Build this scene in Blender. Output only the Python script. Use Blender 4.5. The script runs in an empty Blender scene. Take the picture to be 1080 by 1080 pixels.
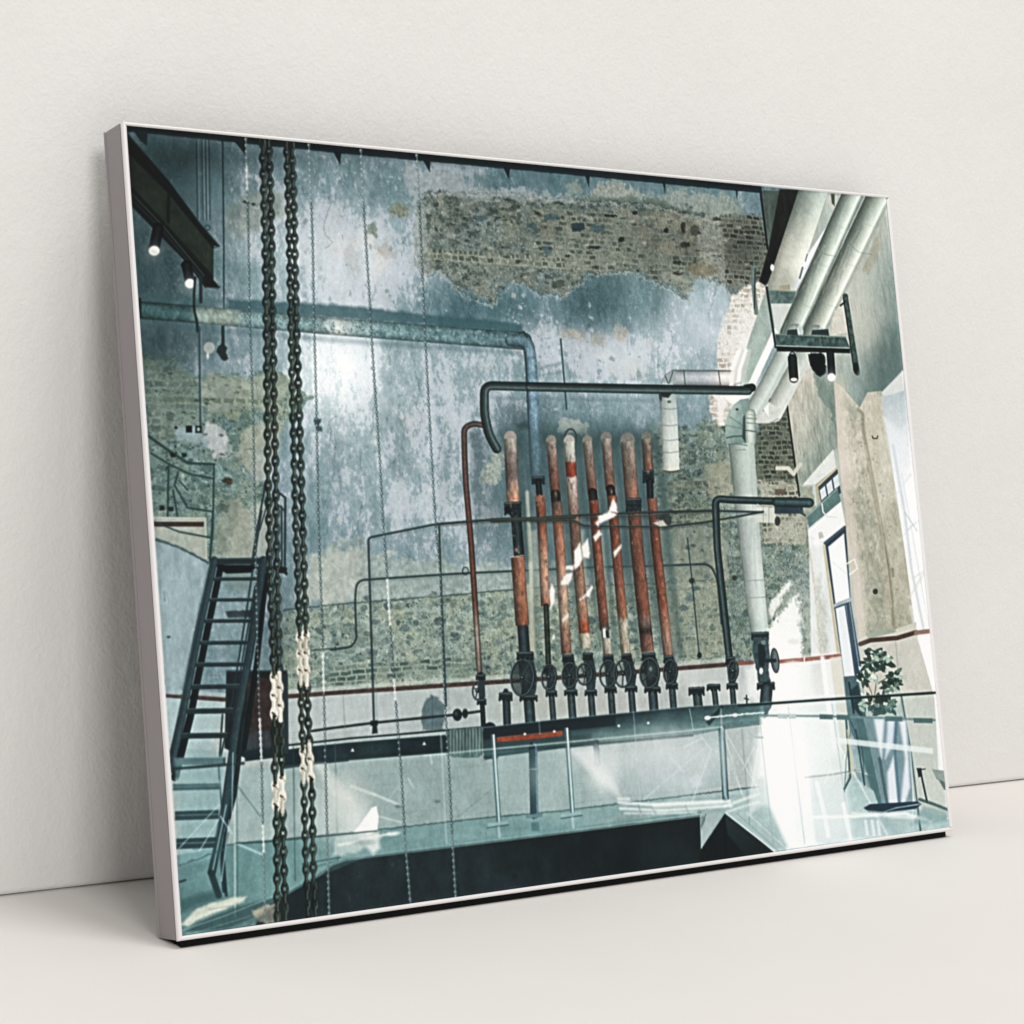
"""Framed photo print leaning on a studio wall (Blender 4.5, self-contained)."""
import bpy, bmesh, math
from mathutils import Matrix, Vector
# ------------------------------------------------------------------
# THE PRINT: a picture painted in code (numpy), used as the ink of one flat sheet.
# Shapes are given on a drawing sheet whose four corners are DRAWING_CORNERS;
# a homography rectifies the drawing to the flat, right-angled print.
# ------------------------------------------------------------------
import numpy as np
NX, NY = 1560, 1140
DRAWING_CORNERS = [(134, 132.5), (936, 208.5), (1001, 872), (194, 987.4)]   # TL TR BR BL

def homography(src, dst):
    A = []
    for (x, y), (u, v) in zip(src, dst):
        A.append([x, y, 1, 0, 0, 0, -u * x, -u * y]); A.append([0, 0, 0, x, y, 1, -v * x, -v * y])
    h = np.linalg.solve(np.array(A, float), np.array(dst, float).ravel())
    return np.append(h, 1).reshape(3, 3)

HF = homography(DRAWING_CORNERS, [(0, 0), (NX, 0), (NX, NY), (0, NY)])
HI = np.linalg.inv(HF)
jj, ii = np.meshgrid(np.arange(NX) + .5, np.arange(NY) + .5)
den = HI[2, 0] * jj + HI[2, 1] * ii + HI[2, 2]
SX = ((HI[0, 0] * jj + HI[0, 1] * ii + HI[0, 2]) / den).astype(np.float32)
SY = ((HI[1, 0] * jj + HI[1, 1] * ii + HI[1, 2]) / den).astype(np.float32)
PU = (jj / NX * 1012).astype(np.float32)          # print millimetres
PV = (ii / NY * 742).astype(np.float32)
IMG = np.zeros((NY, NX, 3), np.float32)
FULL = (slice(0, NY), slice(0, NX))

def C(c): return np.array(c, np.float32)
def win(pts, pad=3):
    p = np.array(pts, float)[:, :2]
    x0, y0 = p.min(0) - pad; x1, y1 = p.max(0) + pad
    q = np.array([(x0, y0, 1), (x1, y0, 1), (x1, y1, 1), (x0, y1, 1)]) @ HF.T
    q = q[:, :2] / q[:, 2:]
    a, b = np.floor(q.min(0)).astype(int), np.ceil(q.max(0)).astype(int)
    return (slice(max(0, a[1]), max(0, min(NY, b[1]))), slice(max(0, a[0]), max(0, min(NX, b[0]))))

_tab = np.random.default_rng(7).random((256, 256)).astype(np.float32)
def vnoise(u, v, seed=0):
    u = u + seed * 17.31; v = v + seed * 9.77
    iu = np.floor(u).astype(np.int32); iv = np.floor(v).astype(np.int32)
    fu = u - iu; fv = v - iv
    fu = fu * fu * (3 - 2 * fu); fv = fv * fv * (3 - 2 * fv)
    a = _tab[iv & 255, iu & 255]; b = _tab[iv & 255, (iu + 1) & 255]
    c = _tab[(iv + 1) & 255, iu & 255]; d = _tab[(iv + 1) & 255, (iu + 1) & 255]
    return (a + (b - a) * fu) * (1 - fv) + (c + (d - c) * fu) * fv
def fbm(u, v, seed=0, oct=4, gain=.55):
    s = 0; a = 1; t = 0
    for o in range(oct):
        s = s + a * vnoise(u * 2 ** o, v * 2 ** o, seed + o * 3.7); t += a; a *= gain
    return s / t                                    # about .25 .. .75
def nz(sl, su, sv=None, seed=0, oct=4, gain=.55):   # noise centred on 0, about -1..1
    sv = sv or su
    return (fbm(PU[sl] / su, PV[sl] / sv, seed, oct, gain) - .5) * 3.2
def sst(a, b, x):
    t = np.clip((x - a) / (b - a), 0, 1); return t * t * (3 - 2 * t)
def worley(u, v, seed=0):
    iu = np.floor(u).astype(np.int32); iv = np.floor(v).astype(np.int32)
    f1 = np.full(u.shape, 9., np.float32); f2 = f1.copy(); idv = np.zeros(u.shape, np.float32)
    for dy in (-1, 0, 1):
        for dx in (-1, 0, 1):
            cu, cv = iu + dx, iv + dy
            r1 = _tab[(cv + seed * 13) & 255, (cu + seed * 7) & 255]; r2 = _tab[(cv + 91 + seed) & 255, (cu + 53) & 255]
            d = np.hypot(cu + .15 + .7 * r1 - u, cv + .15 + .7 * r2 - v)
            m = d < f1
            f2 = np.where(m, f1, np.minimum(f2, d)); idv = np.where(m, _tab[(cv + 33) & 255, (cu + 171) & 255], idv); f1 = np.where(m, d, f1)
    return f1, f2, idv
def put(sl, a, col):
    if not isinstance(col, np.ndarray): col = C(col)
    IMG[sl] = IMG[sl] * (1 - a[..., None]) + col * a[..., None]
def mul(sl, f): IMG[sl] = IMG[sl] * (f[..., None] if f.ndim == 2 else f)

def sd_poly(pts, x, y):
    d = np.full(x.shape, 1e9, np.float32); s = np.zeros(x.shape, bool)
    n = len(pts)
    for i in range(n):
        ax, ay = pts[i]; bx, by = pts[(i + 1) % n]
        ex, ey = bx - ax, by - ay
        L = ex * ex + ey * ey + 1e-9
        t = np.clip(((x - ax) * ex + (y - ay) * ey) / L, 0, 1)
        d = np.minimum(d, (x - ax - t * ex) ** 2 + (y - ay - t * ey) ** 2)
        if ay != by:
            c = (ay > y) != (by > y)
            s ^= c & (x < ex * (y - ay) / ey + ax)
    d = np.sqrt(d)
    return np.where(s, -d, d)
def pmask(pts, soft=.7, rough=0, rs=6, seed=0, pad=None):
    sl = win(pts, pad if pad is not None else 3 + rough + soft)
    x, y = SX[sl], SY[sl]
    if rough:
        x = x + rough * nz(sl, rs, seed=seed, oct=4, gain=.65); y = y + rough * nz(sl, rs, seed=seed + 11, oct=4, gain=.65)
    return sl, np.clip(.5 - sd_poly(pts, x, y) / (2 * soft), 0, 1)
def poly(pts, col, a=1, soft=.6, rough=0, rs=6, seed=0, tex=0, ts=5, tv=None):
    sl, m = pmask(pts, soft, rough, rs, seed)
    if m.size == 0: return
    c = C(col)
    if tex: c = c * (1 + tex * nz(sl, ts, tv, seed + 5, 4, .7))[..., None]
    put(sl, m * a, c)
def grad(pts, c0, c1, p0, p1, a=1, soft=.6, rough=0, rs=6, seed=0, tex=0, ts=5, tv=None):
    sl, m = pmask(pts, soft, rough, rs, seed)
    if m.size == 0: return
    dx, dy = p1[0] - p0[0], p1[1] - p0[1]
    t = np.clip(((SX[sl] - p0[0]) * dx + (SY[sl] - p0[1]) * dy) / (dx * dx + dy * dy), 0, 1)[..., None]
    c = C(c0) * (1 - t) + C(c1) * t
    if tex: c = c * (1 + tex * nz(sl, ts, tv, seed + 5, 4, .7))[..., None]
    put(sl, m * a, c)
def seg_field(path, x, y):
    d = np.full(x.shape, 1e9, np.float32); lat = np.zeros(x.shape, np.float32); arc = np.zeros(x.shape, np.float32)
    acc = 0
    for (ax, ay), (bx, by) in zip(path[:-1], path[1:]):
        ex, ey = bx - ax, by - ay; L = np.hypot(ex, ey) + 1e-9
        t = np.clip(((x - ax) * ex + (y - ay) * ey) / L / L, 0, 1)
        dd = np.hypot(x - ax - t * ex, y - ay - t * ey)
        m = dd < d
        side = np.sign(ex * (y - ay) - ey * (x - ax))
        lat = np.where(m, dd * side, lat); arc = np.where(m, acc + t * L, arc); d = np.where(m, dd, d)
        acc += L
    return d, lat, arc / acc
def line(path, w, col, a=1, soft=.5, rough=0, tex=0, seed=0):
    sl = win(path, w / 2 + 2 + soft)
    if IMG[sl].size == 0: return
    x, y = SX[sl], SY[sl]
    if rough: x = x + rough * nz(sl, 3, seed=seed); y = y + rough * nz(sl, 3, seed=seed + 4)
    d, lat, arc = seg_field(path, x, y)
    m = np.clip((w / 2 - d) / (2 * soft) + .5, 0, 1) * min(1, .25 + w)
    c = C(col)
    if tex: c = c * (1 + tex * nz(sl, 3, seed=seed + 2))[..., None]
    put(sl, m * a, c)
def bend(path, r=6, n=5):                            # round the corners of a polyline
    out = [path[0]]
    for p, q, s in zip(path[:-2], path[1:-1], path[2:]):
        p, q, s = map(np.array, (p, q, s)); a = p - q; b = s - q
        la, lb = np.hypot(*a), np.hypot(*b); k = min(r, la * .48, lb * .48)
        A, B = q + a / la * k, q + b / lb * k
        for i in range(n + 1):
            t = i / n; out.append(tuple((1 - t) ** 2 * A + 2 * t * (1 - t) * q + t * t * B))
    out.append(path[-1]); return out
STEEL = [(-1, .55), (-.55, .8), (-.1, 1.25), (.3, 1.05), (.75, .7), (1, .45)]
DUCT = [(-1, 1.0), (-.7, .95), (-.35, 1.2), (-.15, 1.08), (.2, .95), (.7, .72), (1, .5)]
def tube(path, w, stops, ramp=STEEL, axis='y', tex=.12, ts=4, tv=None, seed=0, soft=.5, flip=False, w2=None, flat=False):
    """A pipe: colour stops [(coordinate, colour)] along x or y, a shade ramp across."""
    sl = win(path, max(w, w2 or 0) / 2 + 2)
    if IMG[sl].size == 0: return
    d, lat, arc = seg_field(path, SX[sl], SY[sl])
    ww = w if w2 is None else w + (w2 - w) * arc
    m = np.clip((ww / 2 - d) / (2 * soft) + .5, 0, 1)
    if flat:
        for p, q in ((path[0], path[1]), (path[-1], path[-2])):
            L = np.hypot(q[0] - p[0], q[1] - p[1]); m = m * np.clip(((SX[sl] - p[0]) * (q[0] - p[0]) + (SY[sl] - p[1]) * (q[1] - p[1])) / L + .5, 0, 1)
    t = np.clip(lat / (ww / 2), -1, 1) * (-1 if flip else 1)
    if not isinstance(stops, list): stops = [(0, stops)]
    k = SY[sl] if axis == 'y' else SX[sl]
    k = k + 1.2 * nz(sl, 6, seed=seed + 9)
    xs = [s[0] for s in stops]
    col = np.stack([np.interp(k, xs, [s[1][c] for s in stops]) for c in range(3)], -1)
    sh = np.interp(t, [r[0] for r in ramp], [r[1] for r in ramp])
    if tex: sh = sh * (1 + tex * nz(sl, ts, tv, seed, 4, .75))
    put(sl, m, (col * sh[..., None]).astype(np.float32))
def ell(cx, cy, rx, ry, col, a=1, soft=.5, rot=0):
    sl = win([(cx - rx - ry, cy - ry - rx), (cx + rx + ry, cy + ry + rx)], 2)
    if IMG[sl].size == 0: return
    x, y = SX[sl] - cx, SY[sl] - cy
    if rot: c, s = np.cos(rot), np.sin(rot); x, y = x * c + y * s, y * c - x * s
    r = np.hypot(x / rx, y / ry); d = (r - 1) * min(rx, ry)
    put(sl, np.clip(.5 - d / (2 * soft), 0, 1) * a, col)
def ring(cx, cy, rx, ry, w, col, a=1, soft=.45, rot=0):
    sl = win([(cx - rx - ry, cy - ry - rx), (cx + rx + ry, cy + ry + rx)], 3)
    if IMG[sl].size == 0: return
    x, y = SX[sl] - cx, SY[sl] - cy
    if rot: c, s = np.cos(rot), np.sin(rot); x, y = x * c + y * s, y * c - x * s
    r = np.hypot(x / rx, y / ry); d = np.abs(r - 1) * np.hypot(x, y) / np.maximum(r, .2)
    put(sl, np.clip((w / 2 - d) / (2 * soft) + .5, 0, 1) * a, col)
def glow(cx, cy, rx, ry, col, a=1, pw=1., rot=0):
    sl = win([(cx - 2.6 * max(rx, ry), cy - 2.6 * max(rx, ry)), (cx + 2.6 * max(rx, ry), cy + 2.6 * max(rx, ry))], 0)
    if IMG[sl].size == 0: return
    x, y = SX[sl] - cx, SY[sl] - cy
    if rot: c, s = np.cos(rot), np.sin(rot); x, y = x * c + y * s, y * c - x * s
    put(sl, np.exp(-((x / rx) ** 2 + (y / ry) ** 2) ** pw) * a, col)
def shade(cx, cy, rx, ry, k, rot=0, pw=1.):          # multiply (a tonal change of the picture)
    sl = win([(cx - 2.6 * max(rx, ry), cy - 2.6 * max(rx, ry)), (cx + 2.6 * max(rx, ry), cy + 2.6 * max(rx, ry))], 0)
    if IMG[sl].size == 0: return
    x, y = SX[sl] - cx, SY[sl] - cy
    if rot: c, s = np.cos(rot), np.sin(rot); x, y = x * c + y * s, y * c - x * s
    mul(sl, 1 + (k - 1) * np.exp(-((x / rx) ** 2 + (y / ry) ** 2) ** pw))
def field(*gs):                                      # sum of gaussians over the whole sheet
    f = np.zeros((NY, NX), np.float32)
    for cx, cy, rx, ry, a in gs: f += a * np.exp(-((SX - cx) / rx) ** 2 - ((SY - cy) / ry) ** 2)
    return f
def bricks(sl, bw=17, bh=6.6, seed=0, wob=1.5, mort=.22):
    bw = bw * .8
    u = PU[sl] + wob * nz(sl, 12, seed=seed, oct=3); v = PV[sl] + wob * .8 * nz(sl, 15, seed=seed + 2, oct=3)
    row = np.floor(v / bh).astype(np.int32)
    wv = bw * (.75 + .6 * _tab[(row * 7 + seed) & 255, 11])
    uu = u / wv + _tab[(row + seed) & 255, 90] * 3
    col = np.floor(uu).astype(np.int32)
    fu = uu - col; fv = v / bh - row
    e = np.minimum(np.minimum(fu, 1 - fu) * wv, np.minimum(fv, 1 - fv) * bh)
    return sst(mort * bh * .35, mort * bh * 1.3, e), _tab[(row * 3 + 5 + seed) & 255, (col * 5 + 19) & 255]

# ---------------------------------------------------------------- 1 the painted back wall
n1 = nz(FULL, 60, 110, 1, 5, .6); n2 = nz(FULL, 22, 46, 2, 5, .65); n3 = nz(FULL, 7, 12, 3, 4, .75); n4 = nz(FULL, 2.6, 2.6, 4, 3, .8)
tone = field((355, 395, 50, 55, .75), (300, 270, 70, 80, .30), (400, 260, 60, 90, .18), (760, 330, 90, 70, .42), (650, 390, 140, 60, .18), (430, 470, 110, 120, .16),
             (170, 300, 60, 60, -.20), (560, 190, 300, 30, -.12), (570, 330, 160, 26, -.12), (560, 480, 70, 60, -.22), (480, 330, 120, 24, -.16), (215, 175, 90, 50, -.08), (650, 320, 60, 40, -.1))
dens = field((375, 255, 36, 80, .72), (300, 240, 60, 70, .48), (420, 280, 30, 60, .5), (480, 190, 45, 25, .9), (400, 440, 90, 120, .35), (610, 370, 70, 25, .6), (660, 380, 60, 25, .5),
             (480, 440, 60, 120, .2), (350, 360, 50, 60, .5), (700, 350, 50, 30, .3), (560, 400, 60, 60, .2), (450, 540, 100, 40, .3), (560, 345, 25, 25, .4), (215, 340, 60, 40, .1))
dens = dens - field((170, 250, 80, 110, .45), (640, 310, 70, 50, .5), (335, 190, 30, 40, .3), (560, 200, 160, 16, .3), (530, 330, 60, 26, .4), (410, 205, 30, 30, .4), (455, 320, 50, 24, .4))
n5 = nz(FULL, 13, 21, 14, 6, .72); n6 = nz(FULL, 4.2, 7, 15, 4, .8); n7 = nz(FULL, 30, 60, 16, 5, .6)
n8 = nz(FULL, 2.1, 2.8, 19, 3, .9)
lv = .40 * n5 + .24 * n6 + .28 * n7 + .09 * n8 + .9 * dens
lv = np.where(lv > .32, .32 + (lv - .32) * .45 + .30 * sst(.30, .44, lv), lv)          # paint flakes: a step where the paint has gone
stops = [(-1.2, (80, 104, 108)), (-.5, (98, 122, 127)), (0, (117, 139, 145)), (.32, (132, 151, 158)), (.62, (157, 170, 178)), (.95, (172, 183, 190)), (1.5, (198, 205, 209))]
base = np.stack([np.interp(lv, [q[0] for q in stops], [q[1][c] for q in stops]) for c in range(3)], -1).astype(np.float32)
base = base + tone[..., None] * C((92, 86, 82)) + (n4 * 4.5)[..., None] + (n1 * 4)[..., None]
warm = sst(.1, 1, nz(FULL, 36, 44, 18, 4)) * sst(.2, .9, dens); base = base + warm[..., None] * C((12, 4, -5))
IMG[...] = base
put(FULL, sst(.62, .95, nz(FULL, 5, 24, 12, 5, .75)) * .38, (84, 106, 112))             # dark vertical runs
put(FULL, sst(.60, .85, nz(FULL, 3.2, 9, 13, 5, .85) + .35 * dens) * .34, (184, 194, 200))
put(FULL, sst(.55, .75, nz(FULL, 2.4, 2.4, 23, 4, .9) + .4 * nz(FULL, 30, 30, 24, 3)) * .30, (196, 205, 210))
for i in range(46):                                                     # hair cracks and drips
    r = np.random.default_rng(900 + i); x, y = 200 + 560 * r.random(), 190 + 380 * r.random(); p = [(x, y)]
    for k in range(6): x += r.normal() * 4; y += 5 + 9 * r.random(); p.append((x, y))
    line(p, .7, [(84, 102, 108), (188, 198, 202)][i % 2], .5, .4, 1.2)            # pale scratches and drips
put(FULL, sst(.85, 1.1, nz(FULL, 3, 3, 17, 4, .85)) * .35, (70, 88, 92))               # specks
for (x, y, rx, ry, c, a) in [(610, 352, 9, 7, (172, 168, 158), .9), (632, 358, 10, 8, (170, 166, 155), .8), (656, 352, 9, 8, (176, 170, 158), .9), (686, 360, 5, 7, (190, 190, 188), .7),
                             (600, 352, 9, 5, (165, 160, 150), .8), (607, 198, 10, 8, (165, 168, 158), .8), (408, 265, 10, 10, (165, 160, 155), .7), (372, 275, 8, 18, (170, 168, 165), .5)]:
    poly([(x - rx, y - ry * .3), (x - rx * .3, y - ry), (x + rx * .8, y - ry * .6), (x + rx, y + ry * .4), (x + rx * .2, y + ry), (x - rx * .6, y + ry * .7)], c, a * .75, 2, 4.5, 5, int(x), .10, 3)
poly([(409, 222), (420, 212), (431, 217), (433, 226), (424, 230), (415, 228)], (124, 128, 112), .9, 1.4, 3.5, 5, 3, .22, 3)
poly([(389, 239), (396, 235), (401, 243), (397, 250), (389, 248)], (120, 130, 120), .85, 1.4, 3, 5, 4, .2, 3)
poly([(238, 220), (252, 207), (275, 204), (300, 205), (300, 230), (278, 240), (262, 252), (243, 250)], (135, 143, 132), .55, 3, 6, 12, 5, .12, 5)
for (x, y) in [(262, 214), (268, 215.5), (259, 213)]: ell(x, y, 2, 1.4, (40, 50, 52), .9)

for x, y, rx, ry, k in ((505, 500, 10, 60, .82), (470, 490, 8, 50, .9), (520, 545, 16, 40, .84), (545, 440, 18, 16, .78), (640, 310, 26, 40, .88), (700, 320, 14, 26, .9), (610, 320, 16, 30, .9), (430, 470, 20, 80, .95), (355, 500, 8, 60, .95), (575, 470, 12, 40, .82), (500, 462, 12, 8, .8)): shade(x, y, rx, ry, k)
for x, y in ((482, 440), (470, 436), (405, 425), (445, 492), (415, 480), (620, 398), (650, 392), (596, 405), (664, 384), (380, 470)): glow(x, y, 5, 6, (188, 196, 201), .5)
for i in range(420):
    r = np.random.default_rng(3000 + i); cx, cy, sx, sy = [(370, 250, 26, 60), (470, 192, 24, 14), (620, 372, 46, 14), (650, 400, 50, 16), (400, 440, 34, 60), (480, 490, 24, 50), (300, 230, 26, 40), (345, 195, 30, 18), (440, 300, 20, 20), (560, 345, 20, 20)][i % 10]
    x, y = cx + sx * r.normal(), cy + sy * r.normal(); w, h = .8 + 2.6 * r.random() ** 2, 1 + 3.8 * r.random() ** 2
    poly([(x - w, y), (x - w * .3, y - h), (x + w, y - h * .3), (x + w * .5, y + h), (x - w * .4, y + h * .6)], [(196, 202, 205), (186, 195, 201), (104, 126, 132), (202, 200, 192)][i // 10 % 4], .5, .6, 1.4, 3, i)
# ---------------------------------------------------------------- 2 bare masonry
def rubble(pts, base, dark, light, cell=11, seed=0, rough=4, a=1, contrast=1., warm=0):
    sl, m = pmask(pts, 1.6, rough, 9, seed)
    w1, w2 = nz(sl, 10, seed=seed + 1, oct=5, gain=.7), nz(sl, 10, seed=seed + 2, oct=5, gain=.7)
    f1, f2, idv = worley(PU[sl] / (cell * 1.25) + .55 * w1, PV[sl] / (cell * .72) + .5 * w2, seed)
    h1, h2, id2 = worley(PU[sl] / (cell * .5) + .5 * w2, PV[sl] / (cell * .34) + .5 * w1, seed + 3)
    g = nz(sl, 5, seed=seed + 3, oct=5, gain=.85); g1 = nz(sl, 2.2, seed=seed + 31, oct=3, gain=.9); big = nz(sl, 36, seed=seed + 6, oct=4, gain=.6)
    stone = sst(.02, .22, f2 - f1 + .10 * g) * sst(.20, .45, .62 - idv + .28 * big + .2 * g + .25)
    small = sst(.05, .3, h2 - h1 + .12 * g1) * sst(.1, .5, .5 - id2 - .15 * big + .2 * g)
    sc = C(dark) + (C(light) - C(dark)) * np.clip(idv * .9 + .30 * g + .16 * g1, 0, 1)[..., None]
    col = C(base) + (big * 9 + g * 24 + g1 * 17)[..., None] + (nz(sl, 18, seed=seed + 15, oct=3))[..., None] * C((6, 1, -5))
    k = (np.clip(stone + .0, 0, 1) * contrast * .85)[..., None]; col = col * (1 - k) + sc * k
    k = (small * (1 - stone) * .5 * contrast)[..., None]; col = col * (1 - k) + (C(dark) * .6 + C(light) * .4) * k
    col = col * (1 - .42 * (1 - sst(.0, .10, f2 - f1)) * sst(0, .5, g))[..., None]                    # open joints
    col = col * (1 - .5 * sst(.5, .8, nz(sl, 4, seed=seed + 8, oct=4, gain=.85)))[..., None]         # pits
    col = col + (sst(.5, .9, nz(sl, 2.6, seed=seed + 21, oct=3, gain=.9)) * 34)[..., None]            # chips
    put(sl, m * a, col.astype(np.float32))
def brickwork(pts, mortar, dark, light, seed=0, rough=4, a=1, bw=17, bh=6.6, cover=.0, soft=1.2, cov_col=None):
    sl, m = pmask(pts, soft, rough, 14, seed)
    b, idv = bricks(sl, bw, bh, seed)
    g = nz(sl, 4, seed=seed + 3, oct=5, gain=.85); g1 = nz(sl, 2, seed=seed + 33, oct=3, gain=.9); big = nz(sl, 22, 15, seed + 5, 5, .7)
    bc = C(dark) + (C(light) - C(dark)) * np.clip(idv ** 1.2 + .26 * g + .14 * g1, 0, 1)[..., None]
    mc = C(mortar) + (g * 20 + g1 * 16)[..., None]
    k = (np.clip(b + .25 * g, 0, 1) * sst(-.55 + cover, .45 + cover, big + .35 * g) * (.62 + .38 * (idv < .55)))[..., None]
    col = mc * (1 - k) + bc * k
    col = col * (1 - .38 * sst(.5, .85, nz(sl, 3, seed=seed + 21, oct=4, gain=.85)))[..., None]
    col = col + (sst(.55, .9, nz(sl, 2.4, seed=seed + 23, oct=3, gain=.9)) * 26)[..., None]
    put(sl, m * a, col.astype(np.float32))

# pale plaster tatters above and beside the big bare patch
poly([(425, 175), (440, 172), (455, 182), (470, 172), (482, 180), (490, 190), (500, 200), (520, 202), (540, 196), (570, 205), (570, 215), (450, 215), (430, 205)], (158, 168, 172), .8, 1.4, 8, 7, 8, .12, 4)
poly([(632, 196), (642, 190), (655, 192), (670, 195), (682, 204), (690, 210), (660, 214), (630, 212), (615, 212)], (156, 160, 151), .85, 1.4, 7, 7, 9, .16, 3)
poly([(694, 206), (708, 200), (735, 202), (760, 204), (778, 208), (783, 232), (745, 235), (720, 228), (700, 215)], (146, 154, 146), .85, 1.6, 7, 7, 10, .16, 3)
poly([(580, 212), (620, 206), (660, 208), (700, 212), (735, 226), (750, 236), (640, 240), (580, 230)], (112, 122, 112), .9, 2, 4, 12, 31, .1)
TOPB = [(441.7, 213), (447, 205), (458, 202), (492, 204), (525, 205), (541, 204), (570, 209), (619, 211), (650, 212), (690, 215), (720, 222), (745, 228), (790, 228), (805, 228), (813, 265), (818, 296), (806, 306),
        (790, 345), (772, 322), (773.7, 312), (767, 300), (753, 292), (737, 290), (731, 300), (725, 316.7), (717, 308), (700, 300), (684, 292), (670, 285), (651, 288), (621, 288), (606, 304), (594, 311),
        (570, 310), (554, 297), (541, 295.6), (531, 309), (519, 321), (506, 312), (492.6, 311), (480, 300), (464, 284), (452, 292), (443, 280), (441, 260), (444, 236)]
rubble(TOPB, (126, 133, 126), (60, 70, 68), (152, 156, 146), 8, 3, 6, 1, .8)
brickwork([(443, 262), (500, 265), (580, 270), (620, 272), (668, 276), (668, 288), (622, 286), (580, 284), (500, 278), (445, 274)], (140, 146, 134), (76, 80, 74), (118, 120, 108), 2, 2, .9, 10, 6.4, -.9)
brickwork([(575, 222), (640, 222), (700, 224), (740, 232), (742, 285), (725, 305), (690, 292), (660, 283), (600, 282), (560, 262)], (138, 143, 132), (66, 69, 64), (128, 127, 114), 5, 7, .8, 12, 5.8, .05)
rubble([(660, 222), (700, 222), (738, 230), (735, 270), (700, 268), (668, 262)], (150, 151, 138), (96, 100, 92), (172, 172, 160), 9, 9, 4, .7, .6)
brickwork([(758, 228), (806, 226), (812, 268), (803, 296), (785, 305), (757, 296), (752, 262)], (132, 134, 124), (48, 48, 44), (104, 101, 90), 8, 5, .88, 13, 5.8, -.1)
rubble([(735, 228), (762, 228), (768, 300), (738, 292)], (165, 168, 158), (100, 104, 96), (190, 190, 180), 7, 14, 4, .85, .5)
poly([(726, 276), (755, 279), (758, 288), (740, 292), (728, 288)], (132, 118, 88), .6, 1.5, 3, 8, 12, .15)
for (x, y, w, h, c) in [(645, 227.5, 14, 3, 0), (657, 252.5, 7, 4, 0), (629, 261, 12, 3, 0), (704, 243, 6, 5, 0), (671, 224, 6, 4, 0), (716, 277, 10, 4, 1), (716, 288, 11, 4.5, 1), (724, 258, 10, 5, 1), (600, 270, 5, 3, 0), (568, 225, 6, 3, 0),
                        (491, 236, 6, 4, 2), (498, 246, 8, 3.5, 2), (460, 216, 8, 5, 2), (523, 223, 8, 5, 2), (508, 230, 14, 7, 3), (562, 238, 12, 6, 3), (583, 229, 18, 7, 3), (611, 239.5, 14, 10, 4), (632, 240, 16, 10, 3), (579, 264, 10, 8, 3), (524, 209, 10, 4, 2),
                        (452, 226, 9, 9, 2), (590, 300, 14, 8, 2), (722, 240, 5, 12, 1), (735, 243, 9, 12, 5), (537, 209, 9, 6, 2), (545, 218, 10, 5, 2), (476, 237, 10, 3, 2), (758, 231, 8, 4, 1)]:
    col = [(32, 34, 32), (58, 52, 44), (74, 80, 74), (84, 102, 106), (46, 60, 66), (92, 92, 82)][c]
    poly([(x - w / 2, y - h * .35), (x - w * .2, y - h / 2), (x + w * .4, y - h * .45), (x + w / 2, y + h * .2), (x + w * .1, y + h / 2), (x - w * .45, y + h * .4)], col, .85, .7, 1.2, 4, int(x * 3), .2, 3)
for pth in ([(441, 262), (443, 236), (442, 213), (447, 205), (458, 202), (492, 204), (541, 204), (619, 211), (690, 215), (745, 228)], [(443, 280), (452, 292), (464, 284), (480, 300), (492, 311), (519, 321), (531, 309), (541, 296), (554, 297), (570, 310), (594, 311), (606, 304), (621, 288), (670, 285), (700, 300), (725, 317), (737, 290), (767, 300), (774, 312)]):
    line(pth, 1.6, (70, 82, 82), .55, .8, 3); line([(x, y + 2.5) for x, y in pth], 1.6, (186, 190, 184), .5, .9, 3.2)
shade(690, 250, 60, 34, .84); shade(785, 262, 26, 34, .72); shade(560, 235, 80, 24, .93); shade(730, 258, 20, 30, .86)
for i in range(150):
    r = np.random.default_rng(2000 + i); x, y = 446 + 350 * r.random(), 212 + 84 * r.random() + 0
    if i % 3: ell(x, y, .7 + 2.2 * r.random(), .5 + 1.1 * r.random(), [(52, 58, 56), (40, 42, 40), (70, 80, 82)][i % 3], .6, .7)
    else: poly([(x - 3, y), (x, y - 1.8), (x + 3.5, y - .5), (x + 1, y + 1.8)], (166, 168, 158), .5, .8, 1.4, 4, i)
poly([(433, 222), (448, 210), (456, 222), (449, 240), (459, 255), (448, 268), (457, 284), (446, 294), (436, 276), (440, 250)], (150, 158, 154), .75, 2.5, 9, 7, 71, .16, 3); poly([(470, 200), (520, 200), (600, 206), (640, 208), (600, 214), (520, 210), (480, 208)], (160, 168, 168), .6, 2, 8, 6, 72, .15, 3)
# sunlit bricks beside the ducts
SUNB = [(773, 312), (803, 296), (812, 300), (800, 350), (792, 405), (785, 440), (770, 455), (752, 445), (748, 430), (757, 395), (757, 378), (762, 350)]
brickwork(SUNB, (214, 212, 203), (150, 140, 120), (205, 196, 178), 4, 3, 1, 15, 6.2, .1)
glow(790, 380, 14, 45, (238, 238, 234), .75); glow(778, 405, 16, 22, (235, 235, 230), .5)
glow(740, 345, 40, 30, (195, 200, 212), .45)

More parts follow.
